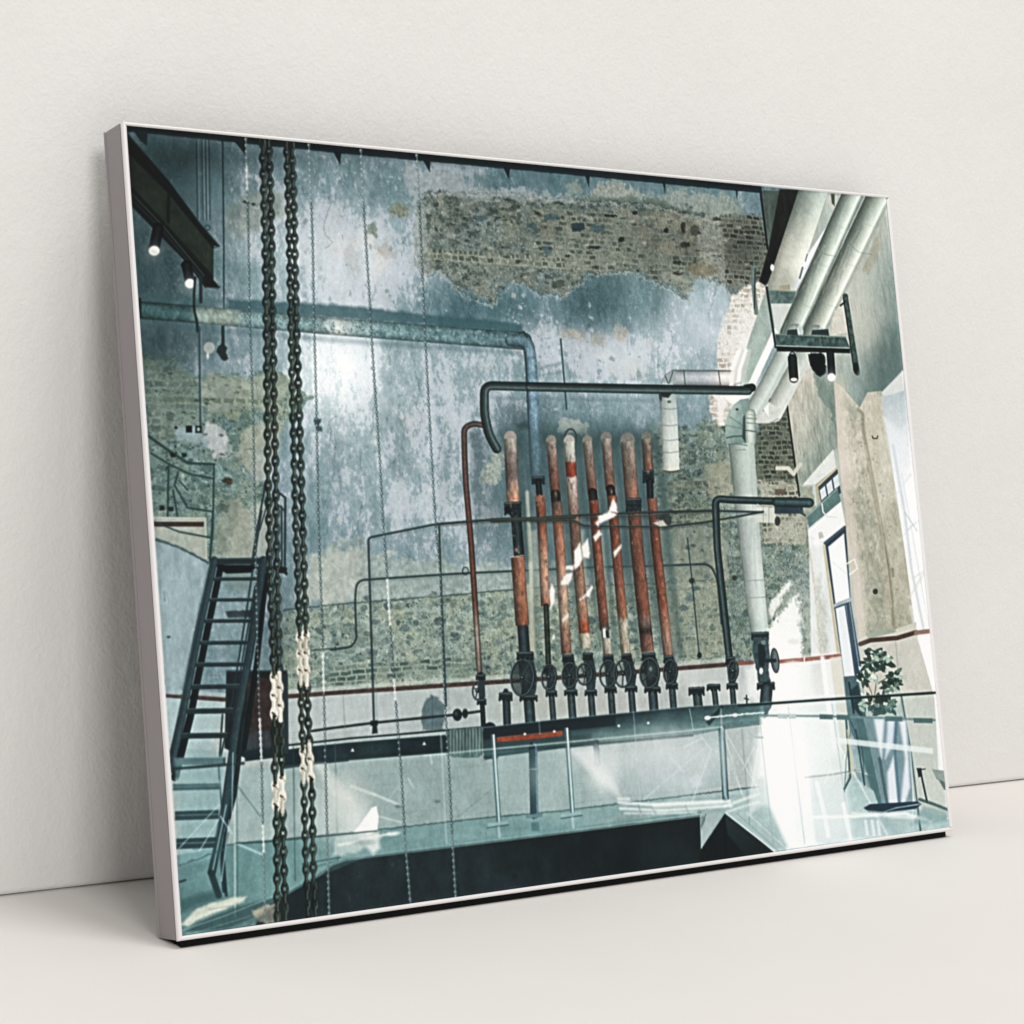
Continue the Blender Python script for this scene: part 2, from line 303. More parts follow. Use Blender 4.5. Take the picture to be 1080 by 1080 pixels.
# left: rubble and bricks with plaster left on it
LEFTB = [(150, 376), (182, 378), (198, 392), (215, 400), (240, 392), (262, 398), (285, 385), (330, 420), (300, 455), (278, 470), (262, 505), (285, 512), (270, 560), (225, 595), (160, 575)]
rubble(LEFTB, (124, 143, 137), (70, 92, 90), (152, 163, 152), 10, 21, 5, 1, .7)
brickwork([(150, 380), (195, 388), (215, 410), (212, 470), (156, 465)], (135, 147, 137), (86, 98, 92), (124, 132, 120), 9, 5, .7, 15, 7, .1)
poly([(212, 400), (235, 395), (262, 400), (285, 392), (306, 400), (302, 440), (270, 432), (222, 440)], (165, 167, 150), .55, 3, 6, 14, 15, .1, 6)
poly([(252, 455), (280, 445), (302, 450), (285, 500), (268, 510), (262, 490), (250, 480)], (172, 172, 158), .6, 2, 5, 12, 16, .1, 5)
for x0 in range(172, 300, 13): poly([(x0, 419 + (x0 - 172) * .03), (x0 + 10, 419.5 + (x0 - 172) * .03), (x0 + 10, 425 + (x0 - 172) * .03), (x0, 425)], (108, 118, 104), .75, .6, 1, 3, x0, .15, 3)
poly([(212, 461), (216, 449), (230, 447), (243, 461), (241, 481), (231, 488), (222, 474)], (180, 185, 186), .85, 1.6, 5, 6, 17, .12, 4)
poly([(186, 452), (210, 450), (214, 458), (222, 474), (205, 466), (188, 466)], (150, 172, 178), .8, 1.2, 2, 7, 18, .05)
poly([(252, 542), (272, 530), (290, 535), (285, 590), (240, 590)], (168, 174, 166), .8, 2, 4, 12, 19, .08)
poly([(228, 545), (250, 520), (262, 545), (270, 585), (226, 592)], (150, 155, 142), .7, 2, 4, 12, 20, .14, 4)
for (x, y, rx, ry, c) in [(240, 508, 6, 4, (58, 48, 38)), (243, 509, 4, 2.5, (120, 70, 40)), (180, 440, 6, 5, (92, 104, 100)), (236, 536, 8, 5, (92, 104, 96)), (335, 445, 4, 5, (50, 62, 66)), (338, 452, 4, 4, (60, 74, 78)), (170, 516, 14, 3, (88, 104, 102)), (247, 438, 10, 5, (134, 142, 124))]:
    poly([(x - rx, y), (x - rx * .3, y - ry), (x + rx, y - ry * .4), (x + rx * .6, y + ry), (x - rx * .5, y + ry * .8)], c, .85, .8, 1.6, 5, int(x), .2, 3)
glow(255, 230, 0.1, 0.1, (0, 0, 0), 0)

# right of the pipes: weathered masonry down to the tile line, plaster ledge above it
RB = [(686, 452), (700, 448), (735, 452), (748, 440), (765, 450), (778, 470), (850, 470), (858, 520), (860, 580), (862, 700), (560, 722), (560, 640), (600, 640), (686, 610), (690, 520)]
rubble(RB, (136, 148, 139), (62, 80, 78), (162, 168, 156), 10, 33, 4, 1, .75)
poly([(690, 560), (768, 556), (770, 614), (692, 620)], (150, 156, 144), .75, 2, 5, 16, 22, .12, 5)
poly([(744, 490), (772, 488), (778, 520), (748, 524)], (176, 174, 152), .6, 2, 3, 10, 23, .08)
brickwork([(692, 508), (746, 506), (746, 518), (694, 520)], (140, 148, 135), (80, 90, 84), (118, 122, 110), 12, 2, .8, 14, 6, -.3)
brickwork([(700, 536), (752, 534), (752, 552), (705, 553)], (140, 146, 132), (66, 76, 70), (112, 114, 100), 13, 2, .8, 13, 6, -.3)
brickwork([(798, 440), (815, 420), (834, 415), (838, 440), (842, 500), (842, 520), (800, 516)], (110, 114, 102), (50, 52, 46), (102, 102, 88), 14, 3, .95, 12, 5.5, -.5)
brickwork([(800, 505), (858, 510), (850, 575), (806, 574)], (166, 168, 154), (74, 74, 62), (142, 138, 122), 15, 3, .95, 13, 5.8, .15)
poly([(818, 516), (829.5, 516), (829.5, 522), (818, 522)], (120, 84, 66), .9, .6, .6, 3, 5, .12)
poly([(729, 676), (739, 675), (739, 681), (729, 681)], (122, 98, 80), .8, .6, .6, 3, 5, .12)
for i in range(170):
    r = np.random.default_rng(2400 + i)
    x, y = (692 + 66 * r.random(), 458 + 200 * r.random()) if i % 2 else (156 + 110 * r.random(), 392 + 150 * r.random())
    w, h = 1 + 3 * r.random(), .7 + 1.3 * r.random()
    poly([(x - w, y), (x - w * .2, y - h), (x + w, y - h * .3), (x + w * .3, y + h)], [(58, 70, 68), (84, 96, 92), (44, 54, 54), (170, 176, 164)][i // 2 % 4], .6, .7, 1, 3, i)
shade(728, 500, 30, 50, .86); shade(735, 600, 30, 60, .9)
# lower left centre: plaster band, ledge line, rubble under it
PL = [(325, 586), (345, 574), (372, 573), (392, 580), (405, 590), (420, 585), (450, 596), (480, 592), (500, 600), (560, 596), (600, 600), (690, 596), (700, 622), (560, 624), (320, 645)]
poly(PL, (152, 164, 160), .9, 2.5, 12, 10, 24, .15, 4, 4)
glow(450, 610, 60, 10, (135, 150, 146), .5); poly([(325, 590), (372, 576), (385, 600), (378, 634), (322, 640)], (172, 178, 170), .7, 4, 8, 9, 41, .12, 4)
LOW = [(300, 648), (350, 640), (570, 621), (640, 616), (745, 612), (756, 640), (770, 706), (570, 722), (350, 735), (300, 738)]
rubble(LOW, (148, 160, 149), (74, 92, 90), (160, 168, 156), 8.5, 45, 2.5, 1, .68)
brickwork([(350, 704), (450, 696), (510, 690), (510, 708), (350, 724)], (138, 150, 140), (52, 68, 68), (108, 118, 108), 17, 2, .85, 14, 5.6, -.2)
brickwork([(700, 614), (760, 612), (766, 690), (714, 694)], (146, 151, 136), (84, 92, 86), (136, 140, 122), 18, 3, .7, 13, 6, .1)
line([(300, 645), (350, 639), (460, 630), (570, 620)], 1.6, (70, 84, 80), .85, .6, .8); line([(570, 620), (690, 616.5), (752, 612)], 1.3, (88, 98, 92), .8, .6, .8)
line([(330, 687), (372, 683)], 1.5, (60, 72, 72), .8)
for i in range(120):
    r = np.random.default_rng(i); x = 318 + 435 * r.random(); y = 634 + 66 * r.random() - (x - 350) * .07
    w, h = 2.5 + 4.5 * r.random(), 2 + 2.8 * r.random()
    q = lambda k: [(x - w * k, y), (x - w * .6 * k, y - h * .8 * k), (x + w * .2 * k, y - h * k), (x + w * .9 * k, y - h * .5 * k), (x + w * k, y + h * .4 * k), (x + w * .3 * k, y + h * k), (x - w * .6 * k, y + h * .8 * k)]
    poly(q(1.35), (168, 176, 164), .45, 1, 1.4, 4, i); poly(q(1), [(64, 80, 82), (84, 100, 100), (92, 102, 94), (110, 122, 118), (124, 132, 120)][i % 5], .7, .9, 1.6, 4, i, .28, 3)
# ---------------------------------------------------------------- 3 the side wall on the right, ducts, windows
SIDE = [(803, 200), (938, 205), (960, 400), (1003, 875), (862, 700), (858, 540), (838, 470), (811, 270)]
poly(SIDE, (168, 177, 170), 1, .7, 0, 6, 0, .07, 7, 40)
grad([(803.5, 200), (848, 201), (815, 292), (811, 270)], (78, 86, 82), (92, 100, 94), (803, 200), (830, 290), 1, .7, 0, 6, 7, .2, 6, 14)
line([(803.6, 201), (811, 262)], 2.2, (22, 28, 28))
grad([(824, 199), (848, 200), (831, 251), (815, 292), (809, 301), (802, 297), (812, 262)], (40, 42, 40), (26, 28, 28), (835, 200), (810, 290), 1, .8, 0, 6, 8, .22, 4, 12)
# wall to the right of the ducts
grad([(938, 205), (955, 388), (931, 414), (908, 432), (880, 405), (840, 440), (838, 400), (892, 310)], (182, 186, 178), (120, 138, 134), (880, 330), (945, 355), 1, .7, 0, 6, 3, .08, 6, 30)
glow(905, 330, 22, 40, (205, 204, 192), .55); shade(940, 375, 26, 40, .82, .3); glow(920, 350, 10, 28, (196, 196, 186), .4, 1, .5)
poly([(931, 240), (924, 252), (918, 268), (911, 285), (917, 289), (925, 276), (931, 258)], (160, 158, 140), .7, 1, 1.5, 5, 6, .06)
for i in range(26):
    r = np.random.default_rng(100 + i); x = 895 + 45 * r.random(); y = 300 + 90 * r.random(); line([(x, y), (x + 2 + 2 * r.random(), y + 6 + 12 * r.random())], .6, (118, 116, 100), .35)
# wall below ducts, left of the column
grad([(832, 420), (845, 398), (870, 380), (882, 404), (886, 470), (848, 511), (846, 535), (838, 480)], (190, 188, 174), (140, 150, 142), (840, 430), (880, 450), 1, .7, 0, 6, 4, .12, 5, 18)
poly([(858, 390), (866, 420), (878, 435), (884, 470), (882, 404), (874, 385)], (112, 128, 122), .8, 1, 2, 7, 5, .08)
for i in range(40):
    r = np.random.default_rng(300 + i); x = 838 + 40 * r.random(); y = 420 + 90 * r.random(); line([(x, y), (x + 1.5, y + 4 + 8 * r.random())], .6, (104, 102, 84), .45)
line([(831, 426), (844, 523)], 1.8, (26, 32, 32))
line([(821, 494), (832, 494), (838, 500), (845, 490)], 4.5, (196, 196, 180), 1, .7)
# ducts
DB = [(-1, .94), (-.8, .92), (-.62, 1.4), (-.45, 1.26), (-.1, 1.04), (.4, .74), (.75, .55), (1, .44)]
tube([(863, 190), (826, 302)], 30, [(200, (160, 173, 166)), (235, (182, 188, 178)), (275, (200, 202, 188)), (305, (184, 188, 176))], [(-1, 1.22), (-.6, 1.16), (-.1, 1.0), (.5, .9), (1, .68)], tex=.05, ts=8)
poly([(876, 216), (870, 206), (886, 206), (880, 222)], (190, 192, 184), .9); poly([(878, 204), (882, 204), (882, 217), (879, 214)], (62, 66, 52), .9)
poly([(888, 205), (892, 205), (846, 297), (841, 307), (839, 304), (852, 270), (876, 235)], (236, 240, 248), 1, .7)
line([(853, 268), (851, 275)], 1, (70, 84, 90)); line([(848, 282), (845, 293)], 2, (96, 110, 110))
tube([(903, 200), (835.5, 351)], 22.5, [(200, (170, 182, 172)), (300, (176, 186, 176)), (350, (158, 170, 160))], DB, tex=.03, ts=8)
tube([(934, 196), (859.5, 351)], 26, [(200, (164, 175, 164)), (300, (182, 188, 178)), (350, (172, 180, 168))], DB, tex=.03, ts=8, w2=24)
line([(912, 205), (847, 350)], 1.2, (96, 112, 108), .6); line(bend([(864, 262), (872, 268.5), (884, 270)], 9), .7, (110, 120, 112), .7); line(bend([(898, 256), (906, 266), (922, 268)], 12), .7, (110, 120, 112), .6)
poly([(880, 330), (893, 314), (896, 350), (878, 354)], (206, 204, 190), .9, .8, 1, 5, 3, .06)
for i in range(40):
    r = np.random.default_rng(700 + i); t = r.random(); x = 930 - 66 * t - 40 * r.random(); y = 205 + 145 * t
    line([(x, y), (x - 5 - 6 * r.random(), y + 12 + 16 * r.random())], .8 + r.random(), [(96, 110, 104), (214, 214, 204)][i % 2], .22, .8)
shade(838, 215, 18, 30, .86, .4); shade(836, 300, 14, 12, .85)
for t in (.25, .52, .8): line([(903 - 67 * t - 9, 200 + 151 * t - 3), (903 - 67 * t + 9, 200 + 151 * t + 4)], .7, (130, 142, 136), .3); line([(934 - 74 * t - 10, 196 + 155 * t - 3), (934 - 74 * t + 10, 196 + 155 * t + 5)], .7, (130, 142, 136), .3)
# lower run of the ducts, going away to the corner
poly([(809, 306), (816, 322), (820, 345), (793, 402), (783, 406), (784, 385), (790, 362)], (150, 164, 158), 1, .6, 0, 6, 3, .05)
glow(795, 372, 4, 22, (180, 190, 184), .8, 1, .35); poly([(815, 320), (836, 320), (823, 350), (820, 352)], (200, 206, 200), .9)
poly([(818, 346), (822, 352), (796, 408), (792, 409), (790, 404)], (242, 244, 242), 1, .6)
poly([(757, 392), (776, 392), (790, 366), (800, 372), (792, 404), (757, 406)], (224, 224, 218), .9, 1.2)
for k, (c, w) in enumerate((((240, 240, 236), 5), ((206, 210, 204), 3), ((246, 246, 244), 4), ((196, 202, 196), 3))): line([(771 + k * 4, 406), (774 + k * 4, 388), (780 + k * 4.2, 372)], w, c, .9, 1)
poly([(790, 365), (806, 352), (812, 362), (802, 384), (793, 407), (782, 407), (784, 390)], (160, 176, 168), 1, .8, 0, 6, 3, .05); line([(792, 372), (785, 404)], 2, (196, 202, 196), .7, 1.2)
poly([(818, 346), (823, 352), (797, 408), (792, 411), (790, 406), (800, 384)], (246, 247, 246), 1, .6)
poly([(757, 418), (770, 420), (764, 432), (766, 448), (758, 450)], (232, 232, 226), .8, 1.5, 2); poly([(764, 418), (792, 414), (790, 424), (775, 428)], (246, 246, 242), .95, 1)
tube([(862, 352), (833, 405), (817, 436)], 19, [(350, (168, 178, 170)), (400, (188, 194, 186)), (440, (200, 204, 198))], [(-1, 1.1), (-.7, 1.06), (-.4, 1.1), (0, 1.0), (.5, .88), (1, .66)], tex=.03, seed=3)
poly([(800, 430), (812, 424), (824, 432), (821, 442), (812, 447), (798, 447)], (204, 208, 202), 1, .8, 0, 6, 3, .04); poly([(806, 431), (812, 426), (812, 440)], (242, 242, 238), .9); poly([(801, 432), (806, 429), (807, 434), (803, 433)], (110, 126, 118), .9); line([(798, 447), (812, 447), (822, 442)], 1.2, (120, 132, 126), .8)
tube([(840, 350), (812, 405), (793, 438)], 17.5, [(350, (178, 188, 182)), (440, (184, 193, 186))], [(-1, 1.05), (-.7, 1.02), (-.35, 1.14), (-.1, 1.06), (.3, .94), (.75, .78), (1, .62)], tex=.03, seed=4)
grad([(791, 420), (782, 421.5), (775, 427), (769, 437), (766.5, 449), (766, 462), (768, 472), (788, 472), (786, 455), (787, 440), (792, 430)], (150, 170, 164), (122, 142, 138), (768, 445), (788, 450), 1, .6, 0, 6, 5, .06)
glow(774, 436, 4, 10, (176, 192, 186), .6, 1, .3); poly([(785, 440), (789, 436), (788, 468), (784, 462)], (46, 58, 58), .85, 1); line([(771, 440), (782, 447), (786, 452)], .8, (92, 110, 108), .8); line([(767, 449), (783, 452)], .8, (92, 110, 108), .8); ell(778.5, 432, 1.4, 1.2, (50, 60, 58))
tube([(792.5, 437), (793, 466)], 11, (180, 190, 182), [(-1, .7), (-.4, 1.08), (0, 1.16), (.5, 1), (1, .7)], tex=.04, flip=True); line([(787, 441), (799, 442)], .8, (110, 122, 118)); line([(787, 446), (799, 447)], .8, (110, 122, 118)); line([(787, 454), (799, 455.5)], 1.1, (80, 92, 90)); line([(787, 437), (799, 438)], .7, (140, 150, 146))
tube([(783, 468), (792.5, 580), (802, 668)], 27, [(466, (172, 184, 176)), (540, (172, 182, 178)), (640, (186, 196, 190)), (668, (168, 182, 178))], [(-1, .98), (-.5, 1.12), (0, 1.04), (.4, .92), (.62, .8), (.8, .74), (1, .58)], tex=.035, ts=8, w2=19, flat=True)
line([(767.5, 462), (775, 460.5), (786, 460)], 1.3, (66, 80, 78), .9); line([(769, 469), (777, 468), (789, 470)], 1.1, (96, 112, 110), .9); line([(777, 475), (787, 474.5)], .9, (120, 134, 130), .8)
for k in range(14): r = np.random.default_rng(k); line([(772 + k * 1.9, 478 + 150 * r.random()), (774 + k * 1.9 + 2, 500 + 150 * r.random())], 1.2, (150, 162, 156), .25, 1)
for y in (613, 631): line([(789 + (y - 613) * .1, y), (807 + (y - 613) * .1, y - 1)], .7, (112, 126, 122), .8)
poly([(783, 540), (790, 536), (806, 536), (804, 548), (800, 552)], (196, 202, 194), .5)
poly([(798.5, 535), (819, 536), (819, 552), (799, 551)], (200, 204, 194), 1, .6); line([(806, 535), (806, 552)], .7, (150, 156, 148)); line([(812, 535), (812, 552)], .7, (150, 156, 148))
poly([(818, 534), (849, 534), (850, 542), (818, 542)], (52, 66, 76), 1, .6, 0, 6, 0, .1); ell(821, 550, 3, 5, (46, 50, 48), .9)
# duct bracket with spotlights
poly([(811, 305), (841, 307), (838, 320), (814, 320)], (96, 114, 110), 1, .6, 0, 6, 2, .2); line([(811, 305.5), (841, 307.5)], 1, (150, 166, 158), .7); poly([(823, 301), (834, 300), (835, 306), (823, 306)], (158, 152, 112))
line([(810, 303), (819.5, 366)], 2.6, (34, 44, 44)); line([(797, 282), (796, 300), (799, 330)], 4.5, (106, 122, 118), 1, .7); line([(798, 283), (797, 325)], 1, (34, 42, 42)); ell(816, 282, 2, 3.5, (245, 246, 244), 1)
poly([(819, 352), (893, 355), (898, 367), (820, 365)], (72, 88, 86), 1, .5, 0, 6, 4, .32, 5); line([(819, 352.5), (893, 355.5)], 1.2, (128, 146, 140), .8); line([(868, 355), (870, 366)], 1, (40, 50, 50), .7); poly([(820, 365), (898, 367.5), (898, 372.5), (821, 370.5)], (20, 26, 27)); line([(820, 364.6), (897, 367)], .8, (165, 180, 174))
for x0, x1 in ((832, 842), (858, 875)): poly([(x0, 348), (x1, 347), (x1 + 1, 354), (x0 - 1, 353)], (48, 60, 58))
line([(893, 312), (899, 352), (905.5, 393)], 5.5, (66, 80, 76), 1, .6, 0, .3); line([(891, 314), (902, 390)], 1.2, (24, 30, 30)); ell(904, 388, 3, 6, (34, 36, 34)); line([(888, 322), (893, 318)], 2, (34, 40, 40))
ring(837, 375, 3, 3.5, 1.2, (24, 30, 30)); tube([(837, 378), (838.5, 399)], 9.6, (30, 36, 37)); ell(838.6, 400.5, 3.6, 1.9, (250, 250, 246))
poly([(854, 373), (868, 372), (872, 376), (872, 394), (866, 397), (858, 390), (855, 382)], (20, 25, 27), 1, .7, 1, 4, 3); tube([(877, 372), (878.5, 394)], 8, (28, 34, 36)); ell(878.2, 398, 4.2, 4.2, (252, 252, 248)); glow(878, 398, 7, 7, (240, 240, 235), .4)

# column, reveals, windows
poly([(848, 511), (880, 474), (883, 494), (861, 511), (850, 512)], (216, 220, 216), 1, .6, 0, 6, 0, .03)
poly([(847, 512), (861, 511), (864, 560), (885, 690), (897, 800), (856, 790), (858, 600)], (196, 202, 198), 1, .8, 0, 6, 3, .06, 6, 20)
poly([(846, 512), (858, 514), (861, 536), (850, 560), (848, 535)], (142, 148, 134), 1, 1, 1.5, 5, 4, .15)
poly([(862, 512), (884, 493), (888, 520), (868, 534)], (58, 72, 80)); line([(862, 514), (884, 493.5)], 2.2, (196, 180, 124)); line([(862.5, 513), (866, 532)], 2.4, (178, 164, 110))
for i in range(3): poly([(865.5 + i * 7, 517.5 - i * 6.4), (871 + i * 7, 512.5 - i * 6.4), (873 + i * 7, 523 - i * 5.6), (867.5 + i * 7, 528 - i * 5.6)], (208, 216, 220))
poly([(853, 560), (888, 528), (893, 556), (872, 575), (864, 578), (855, 575)], (236, 238, 236), 1, .8)
poly([(852, 544), (884, 514), (888, 529), (854, 557)], (96, 120, 118), 1, .6, 0, 6, 4, .06); line([(852, 545), (884, 516)], 1, (150, 170, 166)); line([(868, 532), (869, 540), (873, 545), (883, 546)], 1.4, (215, 220, 216))
poly([(854, 565), (872, 572), (886, 690), (880, 800), (858, 800)], (214, 219, 218), 1, 1, 0, 6, 3, .05, 6, 20)
glow(866, 610, 6, 40, (232, 236, 236), .7); poly([(860, 610), (866, 606), (871, 640), (874, 690), (866, 690)], (168, 172, 160), .55, 2, 3, 8, 6, .15, 4)
line([(855, 580), (862, 640), (866, 690)], 1.2, (172, 158, 104), .6, 1, 1); line([(870, 576), (885, 692), (897, 800), (899, 830)], 2.6, (190, 172, 112), .9, .7); glow(862, 572, 6, 5, (250, 250, 248), .8); poly([(864, 562), (868, 561), (870, 567), (865, 569)], (165, 172, 160), .8)
poly([(871, 573), (893, 556), (898, 634), (911, 716), (891, 716)], (50, 66, 82), 1, .6)
poly([(874.5, 577), (891, 563), (897, 631), (882, 637)], (240, 245, 250), 1, .7); line([(871, 573), (892, 556)], 3, (70, 88, 96)); line([(878, 592), (894, 606)], .8, (205, 214, 222), .8)
poly([(882, 642), (893, 638), (902, 713), (891, 714)], (222, 230, 234), 1, .7); line([(892, 638), (903, 713)], 1.4, (64, 84, 104)); line([(896.5, 634), (907, 706)], 1.1, (120, 140, 160)); line([(881, 639), (899, 632)], 3.6, (160, 174, 180))
poly([(889, 714), (905, 713), (914, 757), (932, 852), (925, 853), (906, 790), (893, 760)], (76, 98, 104), 1, .7, 0, 6, 3, .08)
COL = [(881, 402), (891, 410), (908, 430), (916, 414), (931, 412), (934, 440), (939, 470), (955, 580), (967.5, 664), (945, 668), (908, 677), (896, 582), (885, 470)]
sl, mm = pmask(COL, .6)
g = nz(sl, 13, 20, 51, 5, .7); g2 = nz(sl, 4, 6, 52, 5, .8); lx = np.clip((SX[sl] - (882 + (SY[sl] - 405) * .098)) / 45, 0, 1)[..., None]
cc = C((204, 198, 182)) * (1 - lx) + C((190, 187, 168)) * lx + (g * 17)[..., None] + (g2 * 11)[..., None]
st = sst(.1, .7, nz(sl, 18, 40, 54, 5, .7))[..., None]; cc = cc * (1 - .5 * st) + (C((140, 146, 136)) + (g2 * 12)[..., None]) * .5 * st
low = sst(470, 640, SY[sl])[..., None]; cc = cc * (1 - low * .55) + (C((162, 160, 138)) + (g2 * 14)[..., None]) * low * .55
put(sl, mm, cc.astype(np.float32))
poly([(881, 402), (886, 408), (892, 470), (904, 560), (914, 676), (907, 678), (896, 582), (885, 470)], (206, 192, 170), .75, 1.2)
poly([(900, 520), (906, 545), (909, 575), (914, 610), (918, 640), (915, 672), (924, 673), (938, 668), (930, 600), (918, 545), (908, 505)], (146, 150, 138), .6, 3, 6, 9, 53, .2, 4, 6)
line(bend([(906, 432), (911, 436), (912, 455), (920, 500), (928, 545), (938, 600), (944, 665)], 6), 3.2, (120, 116, 88), .75, 1.6); line([(914, 470), (931, 560), (941, 640)], 1.6, (205, 192, 150), .55, .8)
poly([(881, 404), (906, 431), (910, 440), (902, 440), (886, 425)], (150, 156, 142), .5, 3); glow(888, 415, 5, 14, (226, 208, 176), .6); glow(924, 455, 8, 24, (206, 194, 154), .6)
line([(921, 460), (922, 462.5), (926, 462.5), (927, 460)], 1, (40, 40, 34)); ell(924, 624, 2, 2.2, (40, 42, 36), .8); ring(924, 624, 2.2, 2.5, .8, (30, 30, 28)); line([(942, 600), (943, 608)], 1.6, (96, 96, 72), .7, 1)
for i in range(60):
    r = np.random.default_rng(500 + i); y = 440 + 220 * r.random(); x = 893 + (y - 405) * .13 + 40 * r.random() * (.4 + (y - 400) / 500); ell(x, y, .5 + 1.2 * r.random(), .5 + 1.5 * r.random(), (110, 110, 96), .3, .6)
line([(892, 596), (902, 590), (905, 600), (897, 606)], 1.6, (222, 222, 212)); 
# right window reveal and daylight
grad([(931, 414), (955, 390), (1001, 870), (992, 838), (985, 800), (967, 672), (955, 580), (939, 470), (933, 440)], (178, 190, 194), (255, 255, 255), (942, 420), (962, 520), 1, .6, 0, 6, 9, .03)
poly([(931, 414), (954, 391), (955, 412), (934, 418)], (208, 212, 208), .9); poly([(933, 440), (940, 475), (950, 545), (957, 560), (957, 450), (950, 455)], (228, 234, 240), .55, 3)
line([(943, 470), (955, 540), (962, 600), (975, 665)], 3, (196, 206, 212), .85, 1.2); line([(952, 500), (966, 580), (980, 660)], 1.6, (212, 220, 224), .8, .8); line([(957, 560), (972, 548)], 1.8, (204, 212, 216), .8, .8); line([(964, 610), (979, 600)], 1.8, (208, 216, 220), .8, .8); line([(946, 522), (962, 500)], 1.5, (210, 218, 222), .7, 1); line([(950, 570), (966, 550)], 1.5, (206, 214, 218), .7, 1); line([(955, 540), (968, 560)], 1.2, (170, 182, 186), .7)
line([(960, 630), (978, 600)], 3, (206, 210, 208), .7, 1.5); line([(961, 640), (966, 664)], 3, (216, 220, 222), .7, 1.5)

# ---------------------------------------------------------------- 4 the white tiled dado, floor and pit
DADO = [(300, 738), (350, 734), (570, 719), (766, 703), (806, 700), (886, 694), (905, 830), (800, 830), (590, 856), (512, 863), (398, 877), (249, 892), (180, 905), (176, 737), (240, 741)]
poly(DADO, (168, 178, 176), 1, .7, 0, 6, 1, .04, 12, 12)
sl, mm = pmask(DADO)
vv = PV[sl] / 9.5 + .04 * nz(sl, 8, seed=2); uu = PU[sl] / 19 + .5 * (np.floor(vv) % 2)
gr = np.maximum(1 - sst(0, .09, np.minimum(vv % 1, 1 - vv % 1)), 1 - sst(0, .05, np.minimum(uu % 1, 1 - uu % 1)))
put(sl, mm * gr * .20 * np.clip(.6 + nz(sl, 20, seed=5), 0, 1), (120, 132, 132))
glow(380, 755, 60, 22, (186, 194, 196), .5); glow(640, 740, 70, 16, (178, 176, 172), .6); glow(580, 745, 40, 16, (165, 170, 160), .5)
glow(720, 715, 40, 12, (205, 205, 200), .6); glow(770, 730, 30, 16, (206, 208, 206), .6); shade(440, 830, 120, 40, .88)
poly([(908, 680), (967, 664), (986, 735), (1000, 862), (930, 850), (914, 760)], (194, 194, 184), 1, .7, 0, 6, 2, .03); line([(945, 676), (950, 735), (958, 800), (968, 860)], .9, (150, 158, 152), .7)
poly([(968, 672), (983, 665), (990, 735), (986, 735)], (250, 250, 250), .9)
poly([(986, 735), (995, 735), (1001, 830), (990, 812)], (246, 248, 248), .95)
# red tile string course, cream edge over it
def course(p, w=4.4, a=1):
    line([(x, y - 5) for x, y in p], 4.5, (176, 184, 178), .6 * a, 1); line(p, w, (82, 54, 49), a, .7, 0, .22, 4)
    x0, x1 = p[0][0], p[-1][0]
    for k in np.arange(x0 + 6, x1, 12): y = np.interp(k, [q[0] for q in p], [q[1] for q in p]); line([(k, y - w / 2), (k, y + w / 2)], .6, (120, 92, 84), .5 * a)
course([(300, 736), (350, 732), (570, 717), (766, 701.5)]); course([(176, 735), (238, 739)], 4)
poly([(908, 672), (945, 664), (967, 656), (967, 664), (946, 671), (908, 681)], (196, 196, 182)); poly([(914, 668), (944, 662), (946, 667), (916, 674)], (150, 158, 146))
line([(908, 679.5), (918.5, 675.5), (947, 673), (967, 667)], 4.8, (92, 54, 46), 1, .6, 0, .15); line([(967, 667.5), (983, 665.5)], 5, (158, 112, 96), 1, .7)
# bright zone by the windows: sunlit wall above and below the course
poly([(812, 640), (833, 612), (836, 616), (814, 652)], (238, 240, 236), .85, 1.6, 2, 4); poly([(811, 664), (842, 625), (845, 660), (846, 695), (812, 700)], (246, 247, 245), .92, 2.2, 3.5, 5, 3)
poly([(830, 694), (886, 690), (898, 815), (800, 820), (803, 745), (812, 700)], (232, 236, 234), .9, 3); poly([(787, 706), (800, 700), (806, 712), (800, 740), (790, 735)], (236, 238, 236), .7, 3)
glow(828, 720, 14, 40, (252, 253, 252), .9); grad([(856, 700), (868, 698), (876, 760), (862, 760)], (200, 204, 200), (226, 228, 226), (860, 700), (870, 760), .8, 3)
line([(780, 700), (794, 699)], 4, (150, 80, 62), 1, .6); line([(824, 698), (848, 696), (886, 692)], 4.4, (165, 92, 74), 1, .7, 0, .15); line([(849, 694), (849, 699)], 1.2, (235, 225, 220))
poly([(876, 694), (888, 692), (897, 790), (889, 800)], (210, 208, 196), .9, 1); line([(868, 694), (880, 790)], 4, (250, 251, 250), .9, 1.5); ell(837, 700, 8, 3, (225, 226, 222), .7, 1.5); ell(838, 677, 6, 3, (205, 206, 200), .7, 1.5)
# floor
FLOOR = [(180, 905), (249, 891), (398, 876), (512, 863), (590, 856), (678, 845), (800, 830), (905, 822), (930, 840), (1003, 865), (1003, 880), (190, 992)]
grad(FLOOR, (98, 128, 128), (164, 186, 185), (200, 930), (900, 860), 1, .7, 0, 6, 4, .06, 14, 6)
line([(205, 897), (249, 891), (398, 876), (512, 863), (590, 856), (678, 845), (800, 830)], 1.4, (50, 66, 66), .85, .6, .6)
glow(560, 872, 60, 8, (96, 126, 128), .5); glow(620, 862, 40, 8, (140, 160, 160), .5)
